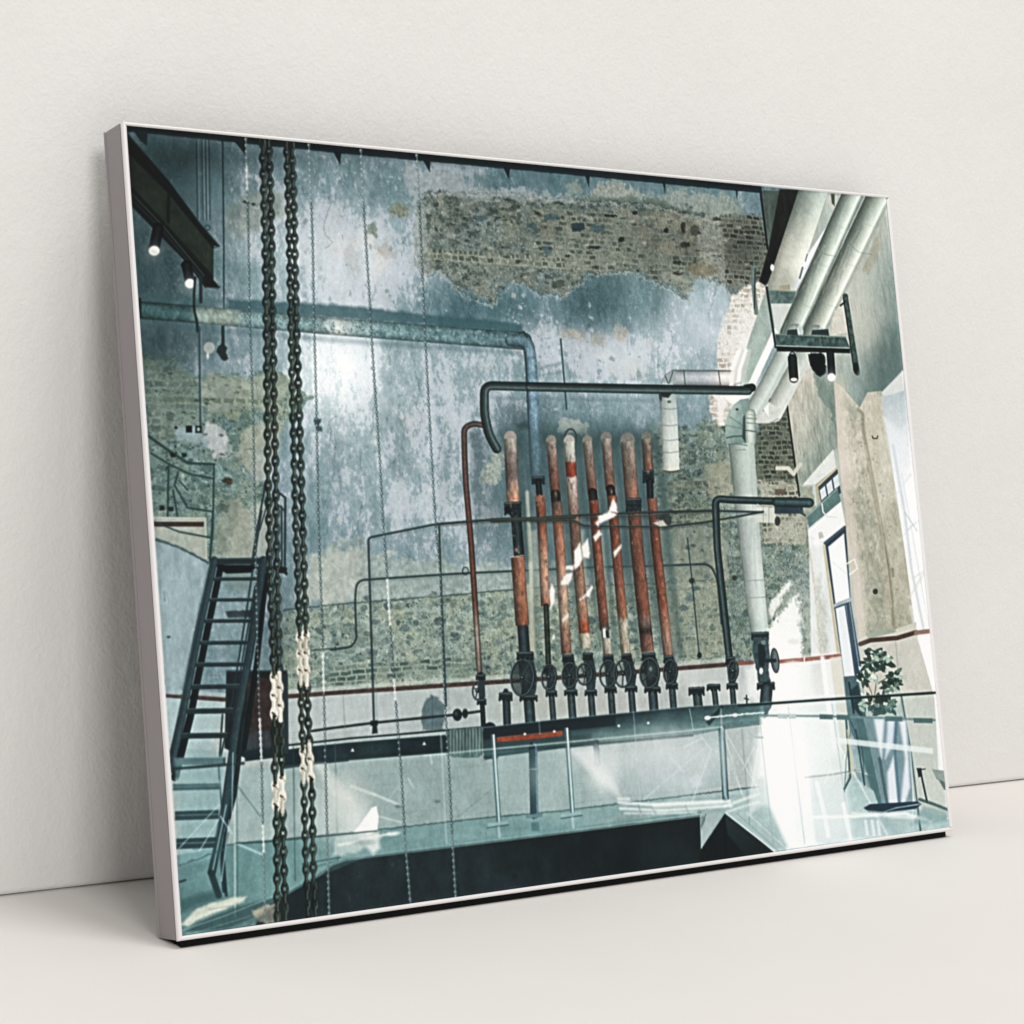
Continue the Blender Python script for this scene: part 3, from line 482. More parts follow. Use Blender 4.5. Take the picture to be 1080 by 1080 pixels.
# pit
PIT = [(262, 992), (282, 957), (304, 943), (337, 923), (352, 912), (366, 907), (390, 904), (590, 879), (739, 860), (740, 896), (765, 858.5), (800, 885), (820, 902), (820, 912)]
grad(PIT, (30, 38, 40), (40, 50, 54), (600, 890), (560, 950), 1, .6, 0, 6, 5, .12, 14, 20)
glow(700, 900, 40, 20, (44, 54, 58), .5); glow(660, 905, 12, 30, (24, 32, 36), .6); poly([(740, 896), (765, 858.5), (803, 888), (820, 902), (735, 920)], (26, 33, 35), .9, 1)
line([(262, 985), (282, 953), (304, 940), (337, 919), (352, 908.5), (366, 903.5), (390, 900.5), (590, 876), (739, 857)], 3, (112, 144, 144), .85, .6); line([(304, 944), (337, 924.5), (352, 913), (366, 908), (390, 905), (590, 880), (739, 861)], 1, (150, 176, 174), .7, .5)
poly([(739, 861), (745, 858.5), (762, 857), (740, 895)], (160, 176, 176), 1, .9); grad([(765, 860), (802, 888), (818, 901), (790, 906), (768, 880)], (46, 58, 60), (30, 38, 40), (770, 862), (800, 902), .9, 1.2)
line([(764.5, 861), (766, 905)], 1, (18, 24, 26), .7, .8)
poly([(739, 862), (742, 860), (745, 864), (740, 876)], (110, 128, 128), .8); line([(745, 859), (740, 872)], .8, (90, 108, 108))
poly([(765, 858), (790, 858), (830, 896), (818, 899)], (158, 180, 180), 1, .6); line([(766, 857), (820, 900)], 1, (205, 220, 220), .8); line([(778, 858), (822, 898)], .8, (120, 144, 144), .8); line([(788, 857), (831, 896)], 1.2, (190, 206, 206), .8)

# ---------------------------------------------------------------- 5 top beam, big beam, grey pipe
tone_top = [(133, 131), (805, 195), (805, 203), (790, 201.8), (570, 181), (350, 160.5), (156, 140.5), (134, 139)]
poly(tone_top, (27, 38, 42), 1, .7, .4, 8, 3, .15, 20); line([(140, 137), (350, 158), (570, 178.6), (800, 200)], 1.2, (44, 58, 62), .7, .6); line([(250, 152), (800, 204.6)], 3, (84, 106, 112), .35, 1.5)
for t in ([(142, 139), (156, 141), (155.5, 153.5), (149, 149)], [(248, 149), (261, 150), (259.5, 163)], [(352, 159), (361, 160), (359.5, 173.5)], [(447, 168), (455, 170), (454.5, 181.5)], [(532, 176), (539, 178), (538, 189)], [(618, 183), (623.5, 184), (622.5, 197)], [(699, 187), (703.6, 188), (703, 203.5)], [(777, 198), (779.6, 199), (779, 211)]):
    poly(t, (28, 38, 42), .95, .5)
poly([(134, 142), (150, 141), (232, 150), (236, 200), (208, 232), (178, 190)], (84, 112, 116), .38, 10)
poly([(165, 214), (208, 170), (236, 160), (236, 235), (214, 240), (190, 205)], (128, 150, 158), .35, 8, 6, 20, 3)
for x, c, a in ((208.3, (52, 70, 74), .9), (210.4, (170, 184, 190), .6), (214, (60, 80, 86), .8), (216, (176, 190, 198), .7), (217.8, (52, 70, 74), .9), (219.6, (170, 184, 190), .6), (221.6, (50, 66, 70), .9)):
    line([(x - .6, 148), (x + .8, 232)], .9, c, a, .4)
line([(235.5, 149), (236.8, 260), (237, 365)], 1.5, (36, 50, 54), .9, .5)
shade(165, 250, 60, 110, .72); shade(200, 165, 60, 26, .8); shade(300, 165, 200, 14, .86); shade(170, 365, 50, 26, .75)
# grey lagged pipe high on the wall, its shade above it
poly([(240, 316), (350, 321), (552, 342), (552, 352), (350, 336), (240, 327)], (62, 90, 96), .8, 2, 1.5, 8, 9)
poly([(148, 308), (240, 316), (240, 326), (148, 319)], (72, 98, 102), .45, 2.5)
tube([(140, 327), (211, 332.5), (350, 344.5), (553, 360)], 18.5, [(140, (70, 96, 98)), (200, (76, 102, 103)), (212, (140, 156, 149)), (245, (152, 166, 156)), (262, (118, 144, 146)), (335, (124, 148, 148)), (356, (196, 202, 198)), (375, (150, 170, 170)), (400, (118, 144, 146)), (470, (104, 130, 134)), (552, (86, 108, 114))], [(-1, .62), (-.6, .92), (0, 1.06), (.6, .95), (1, .62)], 'x', .2, 5, seed=61)
sl, mm = pmask([(250, 328), (553, 352), (553, 368), (250, 345)]); put(sl, mm * sst(.15, .6, nz(sl, 3, seed=62, oct=3, gain=.8)) * .55, (66, 90, 94)); put(sl, mm * sst(.3, .75, nz(sl, 3, seed=63, oct=3, gain=.8)) * .45, (168, 186, 184))
poly([(150, 338), (350, 356), (552, 370), (552, 376), (350, 362), (150, 346)], (74, 98, 104), .3, 2)
tube(bend([(540, 359), (558, 360), (561, 380), (567.5, 506)], 8), 12.5, [(350, (84, 104, 110)), (372, (110, 134, 146)), (440, (116, 142, 158)), (500, (104, 128, 140))], [(-1, .8), (-.3, 1.15), (.2, 1.05), (.65, .8), (1, .45)], tex=.2, ts=3, seed=64)
line([(548, 352), (554, 350), (557, 356)], 1.6, (40, 52, 54), .9); line([(555.5, 372), (561, 500)], 1.5, (44, 58, 64), .7, .7)
# I-beam
poly([(134, 139), (177, 188), (211.5, 235), (233, 260), (229, 262.5), (226, 263), (226, 296), (233, 303), (231, 306), (217, 304), (197, 277), (139.5, 218), (137, 180)], (27, 32, 31), 1, .5)
poly([(135.5, 162), (179, 205), (222, 258), (225, 262), (225, 291), (171, 231), (138.5, 196)], (47, 54, 47), 1, .9, 0, 6, 3, .14, 8)
line([(137, 158), (180, 204), (223, 257)], 1.6, (20, 24, 25), .8, 1); line([(135, 141), (178, 189.5), (212, 236), (232, 260)], 1.1, (70, 88, 92), .7); line([(178.5, 206), (178, 234)], 3.4, (24, 28, 26), .8, 1); line([(140, 205), (172, 238), (216, 291)], .9, (86, 102, 104), .7); line([(140, 211), (170, 241), (214, 294)], .8, (60, 72, 74), .7); line([(226, 263), (226, 295)], 1, (84, 98, 96), .8)
poly([(217, 303), (231, 304), (234, 300), (228, 297), (233, 306), (222, 307)], (120, 140, 142), .6); poly([(226, 259), (233, 261), (230, 264), (227, 264)], (130, 150, 150), .6)
tube([(167.5, 241), (163.5, 261)], 11.5, (26, 31, 33)); ell(163.3, 264.8, 5.8, 5.2, (236, 234, 220)); ell(164, 263, 3, 2, (255, 254, 246), .9, 1); glow(163, 265, 9, 9, (220, 225, 220), .35)
line([(194, 280), (200, 286)], 5, (24, 28, 30)); tube([(197.5, 280), (200.5, 295)], 10.5, (25, 30, 32)); ell(201, 299.5, 5.2, 5, (250, 249, 240)); glow(201, 300, 9, 9, (225, 230, 228), .4)
line(bend([(206.5, 293), (205.3, 312), (205.5, 328), (208.5, 339), (209, 350)], 5), 2.4, (32, 44, 46)); line([(212.3, 292), (212.6, 319)], 3.4, (42, 54, 54)); ring(219.5, 240.5, 2.8, 2.6, .9, (44, 58, 62)); line([(148, 316), (148.5, 335)], 3, (28, 38, 40))
line([(211, 346), (211.5, 400), (212.5, 452)], 2.2, (58, 78, 86), .9); line([(213, 350), (214, 450)], .8, (150, 166, 170), .6); line([(235.3, 345), (235.6, 364)], 2, (34, 44, 48))
ell(221.5, 367.5, 6.8, 7, (162, 170, 168)); ring(221.5, 367.5, 6.4, 6.6, .8, (96, 110, 112)); ell(220, 376, 1.4, 3.5, (190, 196, 194)); poly([(231, 366), (236, 362), (240, 368), (239, 373), (242, 380), (237, 382), (231, 375), (229, 371)], (38, 48, 50), .95, .6, .8, 3, 3)
poly([(197, 450), (203.5, 450), (203.5, 457), (197, 457)], (20, 26, 28)); poly([(207, 450), (213.5, 450), (213.5, 457.5), (207, 457.5)], (26, 32, 34)); ell(210.2, 453.8, 1.8, 2.2, (150, 162, 160)); ell(186.5, 452, 1.8, 1.5, (30, 36, 36))

# left thin rails
for p, w in (([(156, 460), (180, 477), (199, 489.5), (226.6, 490.7)], 2.8), ([(160, 479), (180, 491), (201, 501), (226.6, 506)], 1.9), ([(178.7, 493), (177.7, 552)], 2.2), ([(189, 499), (185, 513), (199, 536.6), (224.5, 540.6)], 1.9), ([(183.5, 518), (190, 556)], 1.9), ([(226.6, 490.7), (225.6, 560), (222.5, 592)], 2), ([(190, 508), (199, 518)], 1.6), ([(162, 551), (190, 562), (222, 568)], 1.8)):
    line(p, w, (54, 72, 72), .95)
for x, y in ((183, 481), (195, 481), (172, 537), (181, 538)): poly([(x - 3, y - 2.5), (x + 2.5, y - 2), (x + 3, y + 2), (x - 2, y + 2.5)], (28, 36, 36), .9, .6, .6, 3, int(x))
# cream-framed wall end and pale partition by the stairs
poly([(161, 546), (218, 547), (219, 592), (164, 572)], (168, 174, 164), 1, .7, 0, 6, 4, .06); poly([(163, 551.5), (216, 551.5), (216, 556.5), (163, 556.5)], (66, 46, 42), 1, .5, 0, 6, 0, .2, 4); line([(161, 547), (218, 547.5), (219, 590)], 1.2, (196, 200, 190), .8)
line([(162, 551), (190, 562), (222, 568)], 1.8, (54, 72, 72), .95); line([(225.6, 540), (222.5, 592)], 2, (54, 72, 72), .95)
poly([(163, 566), (220, 594), (191, 734), (175, 733)], (146, 166, 170), 1, .9, 0, 6, 6, .1, 6, 16); line([(164, 570), (190, 578), (221, 595)], 2.4, (60, 80, 82), .9, .6, .8); glow(184, 640, 18, 60, (160, 184, 190), .45); ell(179, 673, 2, 1.5, (60, 74, 78), .8); line([(174, 625), (175, 635)], .8, (96, 118, 122))
poly([(176, 737), (238, 742), (222, 800), (182, 800)], (160, 182, 184), 1, .8, 0, 6, 3, .03)

# ---------------------------------------------------------------- 6 rails and pipes in front of the wall
RAIL = (42, 54, 56)
for p, w in ((bend([(395.8, 772), (389.5, 568), (460, 553.7), (497, 550.6), (537, 547.6), (570, 546.8), (611, 544), (674, 541), (753.5, 539), (805, 540.5)], 4), 2.3), ([(464.2, 556), (467, 640), (471.5, 745)], 2.2), (bend([(350, 686.5), (371, 683.4), (377, 676), (375.5, 631), (377.5, 613), (464, 607), (497, 605), (564, 602), (627, 598.7), (682, 597.7), (750, 595), (757.6, 611), (761.7, 658)], 9), 2.2), ([(726, 568), (731, 614), (738.5, 694)], 1.4)):
    line([(x + 3, y + 2.5) for x, y in p], w, (96, 110, 108), .35, 1.2); line(p, w, RAIL, .95, .5)
    line([(x - .3, y - .6) for x, y in p], .6, (104, 120, 122), .5, .4)
line(bend([(560, 550), (607, 549.5), (616, 555), (641.5, 555.6), (702, 556), (743, 551.5), (780, 545), (806, 540)], 4), 2, (48, 56, 54), .95); line([(520, 549.5), (560, 548.5), (611, 545)], 4.6, (52, 56, 50), .95, .6, 0, .2)
ell(730.7, 613, 3, 3.2, (50, 60, 58)); ell(738.5, 691.5, 2.4, 3.4, (34, 42, 42)); ell(775.5, 610, 2.8, 2.8, (60, 66, 60)); ring(492, 603, 3, 4, 1, (40, 52, 54))
line([(592.6, 358), (597, 410), (598.7, 432)], 1.6, (50, 66, 70)); line([(569, 389), (594, 383)], 3, (96, 116, 122), .5, 1.5); line([(568, 397), (594, 392)], 1.5, (96, 116, 122), .4, 1.5)
RAILS = [([(460, 553.7), (497, 550.6), (537, 547.6), (570, 546.8), (611, 544), (674, 541), (753.5, 539)], 2.2, (42, 52, 52)), ([(520, 549.5), (560, 548.5), (607, 546)], 3.6, (58, 60, 54)), (bend([(560, 550), (607, 549.5), (616, 555), (641.5, 555.6), (702, 556), (743, 551.5)], 4), 1.9, (48, 56, 54)), ([(620, 546.5), (693, 544.5)], 1.4, (52, 60, 58))]
# soft shade of the pipes on the wall
for x, y0, y1 in ((552, 455, 700), (590, 465, 560), (612, 465, 560), (632, 465, 560), (653, 460, 640), (680, 460, 660), (700, 500, 700)):
    grad([(x - 6, y0), (x + 6, y0), (x + 18, y1), (x + 6, y1)], (62, 78, 80), (84, 96, 92), (x, y0), (x, y1), .42, 4)
poly([(512, 470), (530, 462), (545, 450), (560, 445), (690, 452), (690, 470), (700, 600), (560, 620), (530, 560)], (74, 94, 98), .5, 14)
poly([(512, 490), (522, 478), (533, 480), (531, 505), (520, 512), (509, 508)], (156, 162, 150), .7, 2, 4, 5, 44, .25, 3); poly([(545, 448), (556, 445), (560, 452), (548, 455)], (48, 62, 62), .6, 2)
for x0, x1 in ((556, 567), (606, 617), (628, 638)): grad([(x0, 560), (x1, 560), (x1 + 6, 640), (x0 + 6, 640)], (178, 182, 168), (152, 156, 146), (0, 560), (0, 640), .5, 2)
line([(557, 520), (561, 600), (563, 690)], 4, (192, 194, 176), .7, 1); line([(558, 620), (563, 690)], 7, (196, 196, 176), .55, 2)
poly([(540, 640), (552, 620), (570, 640), (566, 700), (548, 700)], (120, 130, 118), .3, 5)
poly([(588, 446), (600, 441), (618, 446), (620, 455), (606, 460), (590, 456)], (168, 174, 166), .75, 1.5, 4, 7, 45, .12); ring(603, 462, 6, 9, 1.8, (52, 54, 50), .9)

for x in (539, 582, 601, 620, 640, 663, 683): glow(x + 6, 468, 9, 16, (58, 74, 76), .55); glow(x - 6, 462, 7, 9, (60, 76, 78), .5)
for x0, y0, x1, y1 in ((536, 462, 549, 590), (582, 462, 604, 690), (601, 465, 625, 684), (620, 465, 642, 690), (640, 462, 666, 690), (663, 462, 690, 690), (683, 460, 711, 692)): line([(x0 + 10, y0 + 4), (x1 + 9, y1)], 6, (70, 86, 84), .45, 2.5)
BR = (118, 66, 52); OR = (142, 82, 62)
# thin copper pipe on the left
tube(bend([(513, 449.5), (500, 447), (490.5, 452), (491, 480), (492.6, 513), (497.7, 570), (501.8, 631.5), (507, 713)], 8), 6, [(440, (88, 68, 60)), (500, (100, 66, 54)), (560, (104, 58, 46)), (640, (102, 62, 50)), (665, (136, 114, 102)), (712, (126, 108, 96))], tex=.14, ts=3, seed=70)
# dark pipe with the long reach to the right
tube(bend([(525, 474), (517, 460), (512, 438), (512, 407), (560, 408.2), (675, 410.5), (790, 412)], 9), 9.4, (54, 64, 64), [(-1, .55), (-.7, 1.1), (-.35, 1.75), (0, 1.1), (.5, .8), (1, .5)], tex=.08, flip=True)
tube([(782, 411.5), (794, 409)], 9, (34, 40, 40)); line([(520, 420), (700, 423.5)], 3, (92, 110, 116), .3, 1.8)
# white insulated pipe
tube([(711, 399), (776, 399)], 16, [(700, (158, 168, 170)), (745, (170, 176, 182)), (765, (222, 220, 214)), (790, (236, 234, 228))], [(-1, .58), (-.75, .88), (-.2, 1.08), (.3, 1.0), (.8, .74), (1, .5)], 'x', .05, flat=True)
line([(711, 390.6), (776, 391.2)], 1.1, (74, 84, 86), .75, .5); line([(699, 404), (703, 396), (711, 390.6)], 1.1, (74, 84, 86), .7, .5)
for k, (c, w) in enumerate((((236, 236, 232), 5), ((206, 210, 204), 4), ((246, 246, 244), 4.5), ((190, 198, 192), 3.5))): line([(773 + k * 3.6, 407), (775 + k * 3.4, 390), (782 + k * 3.2, 370)], w, c, .85, 1)
line([(776, 406), (782, 404)], 2, (110, 120, 116), .6, 1)
poly([(699, 404), (703, 396), (711, 391), (714, 392), (714, 404)], (148, 160, 160)); 
for p in ([(722.5, 391), (724, 406)], [(759, 391), (761, 406)], [(711, 392), (707, 404)], [(703, 397), (706, 405)]): line(p, .9, (52, 60, 60), .9)
tube([(704.7, 415), (706.5, 432), (708.5, 478), (709, 497)], 17.5, [(415, (150, 162, 160)), (430, (176, 186, 182)), (462, (196, 204, 198)), (500, (206, 210, 200))], [(-1, 1.0), (-.4, 1.05), (.2, 1.0), (.7, .84), (1, .62)], tex=.05, seed=72, flat=True)
for y in (431, 448.5, 464, 477): line([(698, y), (708, y + 1), (717, y - .4)], .8, (112, 124, 120), .85)
line([(701, 497), (709, 498.5), (718, 496.5)], 1.6, (92, 88, 70)); ell(707, 424, 2, 1.4, (60, 66, 66), .8); poly([(696, 416), (700, 415), (699, 424), (696.5, 421)], (44, 50, 50), .8)
tube([(560, 408.2), (675, 410.5), (790, 412)], 9.2, (54, 64, 64), [(-1, .55), (-.7, 1.1), (-.35, 1.75), (0, 1.1), (.5, .8), (1, .5)], tex=.08, flip=True)
poly([(698, 414), (710, 415), (706, 420), (700, 419)], (36, 42, 42), .9)

DK = (50, 60, 63)
def dome(x, y, w, c): ell(x, y + w * .45, w * .52, w * .62, c)
def pipe(path, w, stops, seed): stops = [(k, tuple(np.array(c) * (1.05, 1.14, 1.12))) for k, c in stops]; tube(path, w, stops, [(-1, .52), (-.65, .72), (-.2, .98), (.3, 1.17), (.7, 1.12), (1, .78)], flip=True, tex=.2, ts=3.2, tv=7, seed=seed, flat=True); sl = win(path, w / 2 - 1); d, lat, arc = seg_field(path, SX[sl], SY[sl]); put(sl, np.clip(w / 2 - d, 0, 1) * sst(.55, .9, nz(sl, 2.6, 4, seed + 3, 4, .8)) * .4, (62, 44, 38)); put(sl, np.clip(w / 2 - d - .5, 0, 1) * sst(.72, .95, nz(sl, 2.2, 3, seed + 13, 3, .8)) * .45, (190, 158, 138))
def flange(x0, x1, y0, y1, c=(42, 50, 53)):
    poly([(x0, y0 + 1), (x0 + 1, y0), (x1 - 1, y0 - .5), (x1, y0 + .8), (x1, y1 - 1.2), (x1 - 1, y1 - .4), (x0 + 1, y1), (x0, y1 - .8)], c, 1, .5, .4, 3, int(x0), .2, 3)
    line([(x0 + 1.5, y0 + 1.2), (x1 - 2, y0 + .9)], .9, (116, 128, 130), .75); line([(x0 + 1, (y0 + y1) / 2 + .6), (x1 - 1, (y0 + y1) / 2 + .3)], .8, (20, 26, 28), .7)
    for k in np.linspace(x0 + 1, x1 - 1, 4): ell(k, y1, 1.2, 1.3, (22, 28, 30), .9)
def wheel(x, y, rx, ry, rot=.06, spokes=5, w=2, solid=.0, c=(30, 37, 40)):
    if solid: ell(x, y, rx, ry, (34, 41, 44), solid * .75, .6, rot); glow(x + rx * .3, y - ry * .25, rx * .4, ry * .4, (92, 104, 106), .45)
    for k in range(spokes):
        t = 2 * np.pi * k / spokes + .4; line([(x, y), (x + rx * np.cos(t), y + ry * np.sin(t))], 1.3, c)
        line([(x - .4, y - .4), (x + rx * .9 * np.cos(t) - .4, y + ry * .9 * np.sin(t) - .4)], .5, (146, 156, 156), .75)
    ring(x, y, rx, ry, w, c, 1, .45, rot); ring(x - .5, y - .4, rx, ry, .8, (128, 140, 142), .75, .4, rot); ell(x, y, 2.2, 2.4, c); ell(x - .5, y - .5, .9, .9, (150, 160, 160), .8)
def valve(xt, yt, xw, yw, rx, ry, xb, yb, wp, wf, solid=.35, spokes=5, ybot=756):
    """flange under the pipe, body with hand wheel, lower flange, stub into the tank"""
    tube([(xb, yb + 2), (xb + (ybot - yb) * .07, ybot)], wp, (58, 70, 74), seed=int(xb), tex=.15)
    poly([(xt - wp * .7, yt), (xt + wp * .7, yt), (xb + wp * .85, yw), (xb + wp * .6, yb), (xb - wp * .6, yb), (xb - wp * .85, yw)], DK, 1, .6, .5, 4, int(xb), .25, 3)
    flange(xt - wf * .85, xt + wf * .85, yt - 1, yt + 6); flange(xb - wf, xb + wf, yb - 1, yb + 4.5)
    wheel(xw, yw, rx, ry, .06, spokes, 2.1, solid)
# stubs without pipes
tube([(535, 738), (536, 766)], 8, (50, 60, 64)); flange(527, 541.5, 731, 739); poly([(531, 731), (538, 731), (536, 727), (533, 727)], (36, 42, 44), 1)
tube([(736, 732), (737.5, 747)], 9.5, (60, 70, 72)); flange(727, 744, 725, 733); tube([(754, 727), (756, 745)], 6, (60, 70, 72)); flange(746, 760.6, 722, 728)
# the eight red pipes with their valves, left to right
tube([(545, 540), (549, 590)], 11, (44, 53, 56), tex=.15); tube([(552, 655), (555, 700)], 11.5, (50, 60, 64), tex=.15)
dome(539.3, 457, 13, (150, 142, 134)); pipe([(539.3, 463), (542.5, 531)], 13.6, [(457, (156, 146, 138)), (485, (116, 92, 88)), (505, (112, 84, 78)), (520, (172, 116, 94)), (531, (164, 104, 80))], 81); flange(533, 551, 530, 543); ell(537, 538, 4, 4, (24, 30, 32))
pipe([(547, 588), (552, 660)], 14.2, [(588, (138, 78, 58)), (630, (142, 84, 62)), (660, (116, 62, 46))], 82); line([(540, 588), (554, 586.5)], 1.2, (196, 176, 160), .9, .5, .8)
valve(554, 690, 552, 715.5, 12, 19, 558.5, 735, 11, 9.5, .8, 5, 764); flange(546, 564, 688, 695)
flange(562, 575.5, 503, 510.5); tube([(569, 509), (570, 522)], 6.5, (36, 42, 44)); pipe([(570.5, 523), (573.5, 570), (576.5, 640)], 9.8, [(520, OR), (545, (116, 56, 40)), (590, (160, 106, 84)), (625, (166, 112, 90)), (641, (120, 66, 50))], 83); poly([(566, 521), (568, 525), (570, 521.5), (573, 524), (575.5, 521), (575.5, 530), (566, 530)], (170, 110, 88), .7)
tube([(577, 640), (579.5, 704)], 5.6, (48, 54, 50), tex=.35, seed=5); valve(579, 704, 580, 715, 7.5, 13, 582.5, 730, 6.2, 6, .3, 4, 761)
dome(582.4, 461, 10.5, (132, 126, 118)); pipe([(582.5, 466), (587, 523)], 10.2, [(463, (138, 128, 120)), (478, (134, 98, 86)), (500, (120, 72, 60)), (523, (112, 62, 50))], 84); tube([(587, 522), (587.6, 530)], 10, (52, 48, 46)); pipe([(588, 530), (593, 600), (598.5, 690)], 10.6, [(530, (104, 70, 58)), (545, OR), (585, (152, 90, 70)), (610, (166, 116, 96)), (650, (160, 116, 94)), (690, (118, 68, 52))], 85); valve(600, 692, 602, 713, 8, 13, 603, 729, 8, 7, .75, 5, 758)
dome(601.5, 461, 11.5, (165, 158, 150)); pipe([(601.5, 466), (609, 580), (619, 684)], 11.2, [(462, (172, 164, 158)), (486, (158, 142, 136)), (489, (140, 58, 38)), (502, (136, 52, 34)), (504, (168, 138, 128)), (530, (150, 112, 98)), (552, (112, 72, 58)), (600, (132, 84, 66)), (640, (150, 100, 78)), (654, (146, 88, 66)), (656, (150, 68, 42)), (667, (146, 66, 42)), (669, (172, 152, 130)), (686, (164, 146, 126))], 86); valve(621, 690, 617.5, 711.5, 8, 11, 624, 729, 7, 6.5, .2, 5, 757)
dome(620.5, 461, 10, (128, 124, 116)); pipe([(620.8, 466), (626, 521)], 9.8, [(463, (132, 124, 116)), (476, (128, 98, 86)), (521, (114, 64, 52))], 87); tube([(626, 520), (627, 528)], 9.4, (44, 42, 42)); pipe([(627.2, 528), (631, 580), (638.6, 665)], 9.8, [(528, (128, 58, 40)), (545, (112, 50, 36)), (600, (128, 68, 52)), (665, (110, 58, 44))], 88); tube([(639, 664), (640, 674)], 8, (120, 124, 118)); line([(638, 665), (638.5, 672)], 2.5, (220, 224, 220)); line([(641, 667), (641.5, 672)], 2.5, (30, 34, 34)); pipe([(640.5, 674), (642, 692)], 9.4, [(674, (150, 138, 122)), (692, (140, 112, 94))], 89); valve(642.5, 692, 642.5, 711.5, 9, 14, 645, 726, 7, 6.5, .1, 5, 755)
dome(640.5, 457.5, 11.2, (126, 122, 116)); pipe([(640.7, 463), (645, 517)], 10.4, [(460, (130, 124, 118)), (474, (124, 96, 86)), (517, (122, 70, 56))], 90); tube([(645, 516), (646, 524)], 9, (40, 40, 40)); pipe([(646.3, 523), (651, 580), (661, 690)], 10.2, [(523, (132, 66, 46)), (560, (110, 54, 40)), (600, (126, 66, 50)), (650, (134, 78, 58)), (655, (158, 138, 116)), (690, (150, 124, 102))], 91); valve(661.5, 691, 658, 711, 9, 14, 666.5, 725, 7, 6.5, .15, 5, 753)
dome(663, 459, 15, (120, 118, 112)); pipe([(663.2, 466), (668, 528)], 14.6, [(462, (126, 122, 116)), (480, (126, 96, 82)), (528, (124, 74, 60))], 92); flange(661, 677.5, 526, 540); pipe([(670, 540), (673, 580), (684, 688)], 13.6, [(540, (112, 62, 50)), (600, (118, 66, 52)), (645, (116, 62, 48)), (654, (112, 74, 66)), (662, (86, 62, 58)), (666, (48, 40, 40)), (671, (104, 62, 54)), (688, (116, 72, 60))], 93); valve(685, 690, 686, 710.5, 10, 15.5, 689, 726, 9.6, 8.6, .95, 3, 751); ell(686.5, 708, 4, 8, (70, 80, 82), .7, 1.5); ell(687, 706, 1.6, 2.4, (170, 180, 180), .8, .8)
dome(683, 457.5, 10.5, (116, 114, 106)); pipe([(683, 463), (685, 497)], 10, [(459, (122, 116, 108)), (472, (120, 86, 74)), (497, (118, 66, 52))], 94); flange(679, 691, 496, 509); tube([(686.5, 508), (687, 526)], 7, (36, 42, 44)); pipe([(688.6, 526), (693.5, 580), (705.8, 692)], 10.2, [(524, (128, 74, 58)), (560, (112, 56, 44)), (640, (124, 66, 50)), (675, (146, 100, 82)), (692, (130, 84, 68))], 95); valve(706, 693, 708, 709, 7, 12.5, 709.5, 722, 7, 6.3, .8, 4, 750)
for i in range(130):
    r = np.random.default_rng(1200 + i); k = int(8 * r.random()); x0, y0, x1, y1, w = [(540, 470, 551, 655, 11), (571, 525, 576, 636, 8), (583, 470, 598, 685, 9), (602, 470, 619, 680, 9), (621, 470, 639, 662, 8), (641, 466, 661, 684, 8), (664, 470, 684, 684, 12), (684, 466, 705, 686, 8)][k]
    t = r.random(); x = x0 + (x1 - x0) * t + (r.random() - .5) * w * .8; y = y0 + (y1 - y0) * t
    ell(x, y, .5 + 1.1 * r.random(), .6 + 2.6 * r.random(), [(66, 44, 38), (92, 54, 44), (178, 136, 112), (150, 118, 102)][i % 4], .45, .6)
for k in (512, 551, 580, 602, 622, 643, 661, 686, 708): glow(k, 706, 7, 7, (30, 38, 40), .35)
# left copper pipe's valve and joints
tube([(508, 712), (511, 768)], 5, (34, 42, 44)); flange(503, 513, 712, 717); wheel(504.5, 729, 5, 9.5, .05, 4, 1.8); poly([(506, 718), (512, 718), (513, 736), (506, 736)], DK, 1, .6); flange(504, 514, 738, 743)
# right black riser and its valve
tube(bend([(854, 530), (770, 527.5), (755.5, 526), (757.6, 580), (770, 694)], 9), 7.6, (50, 60, 62), [(-1, .5), (-.6, .9), (-.2, 1.6), (.2, 1.1), (.6, .75), (1, .5)], tex=.1, flip=True)
tube([(820, 529.5), (854.5, 530.5)], 10, (60, 78, 80)); valve(771, 694, 774, 708, 5, 10.5, 773, 722, 6, 6, .3, 4, 744)
line([(804, 536), (800, 532)], 1.2, (180, 190, 186)); line([(844, 540), (850, 544)], 2, (60, 74, 76))
# big duct valve
flange(793, 811.8, 667, 674, (44, 54, 58)); poly([(795, 673), (811, 673), (813, 690), (811, 706), (814, 722), (802, 724), (798, 706), (795, 690)], (62, 76, 80), 1, .7, .8, 5, 3, .25, 5); poly([(800, 680), (806, 678), (809, 690), (806, 705), (801, 700)], (34, 42, 46), .9, 1); ell(803.5, 708, 2, 3.4, (235, 238, 238), .9); ell(806, 678, 2.5, 2.5, (120, 134, 134), .8)
ell(818, 697, 4, 12.5, (70, 80, 82), 1, .6, -.1); ell(819.6, 697, 3, 12, (96, 106, 106), 1, .6, -.1); ring(818, 697, 4, 12.5, 1.4, (32, 38, 40), 1, .4, -.1); line([(809, 697), (818, 697)], 4, (40, 48, 52)); flange(799, 818, 720, 727); tube([(809.5, 726), (808, 744)], 12.5, (56, 68, 72)); poly([(778, 746), (800, 744), (816, 740), (809, 757), (803, 764), (778, 766)], (52, 68, 74), 1, .8, .6, 5, 4, .25, 5)
for p, w, c in RAILS: line([(x, y + 2.4) for x, y in p], 1.4, (60, 44, 40), .35, .8); line(p, w, c, .95); line([(x, y - .7) for x, y in p], .6, (120, 128, 124), .5, .4)
poly([(692, 543), (706, 542), (709.5, 546), (709, 553), (704, 555), (700, 549), (692, 548)], (60, 66, 64), 1, .7, .5, 4, 3, .15); poly([(700, 549), (705, 555), (697, 556), (690, 552)], (196, 194, 182), .8, .8)
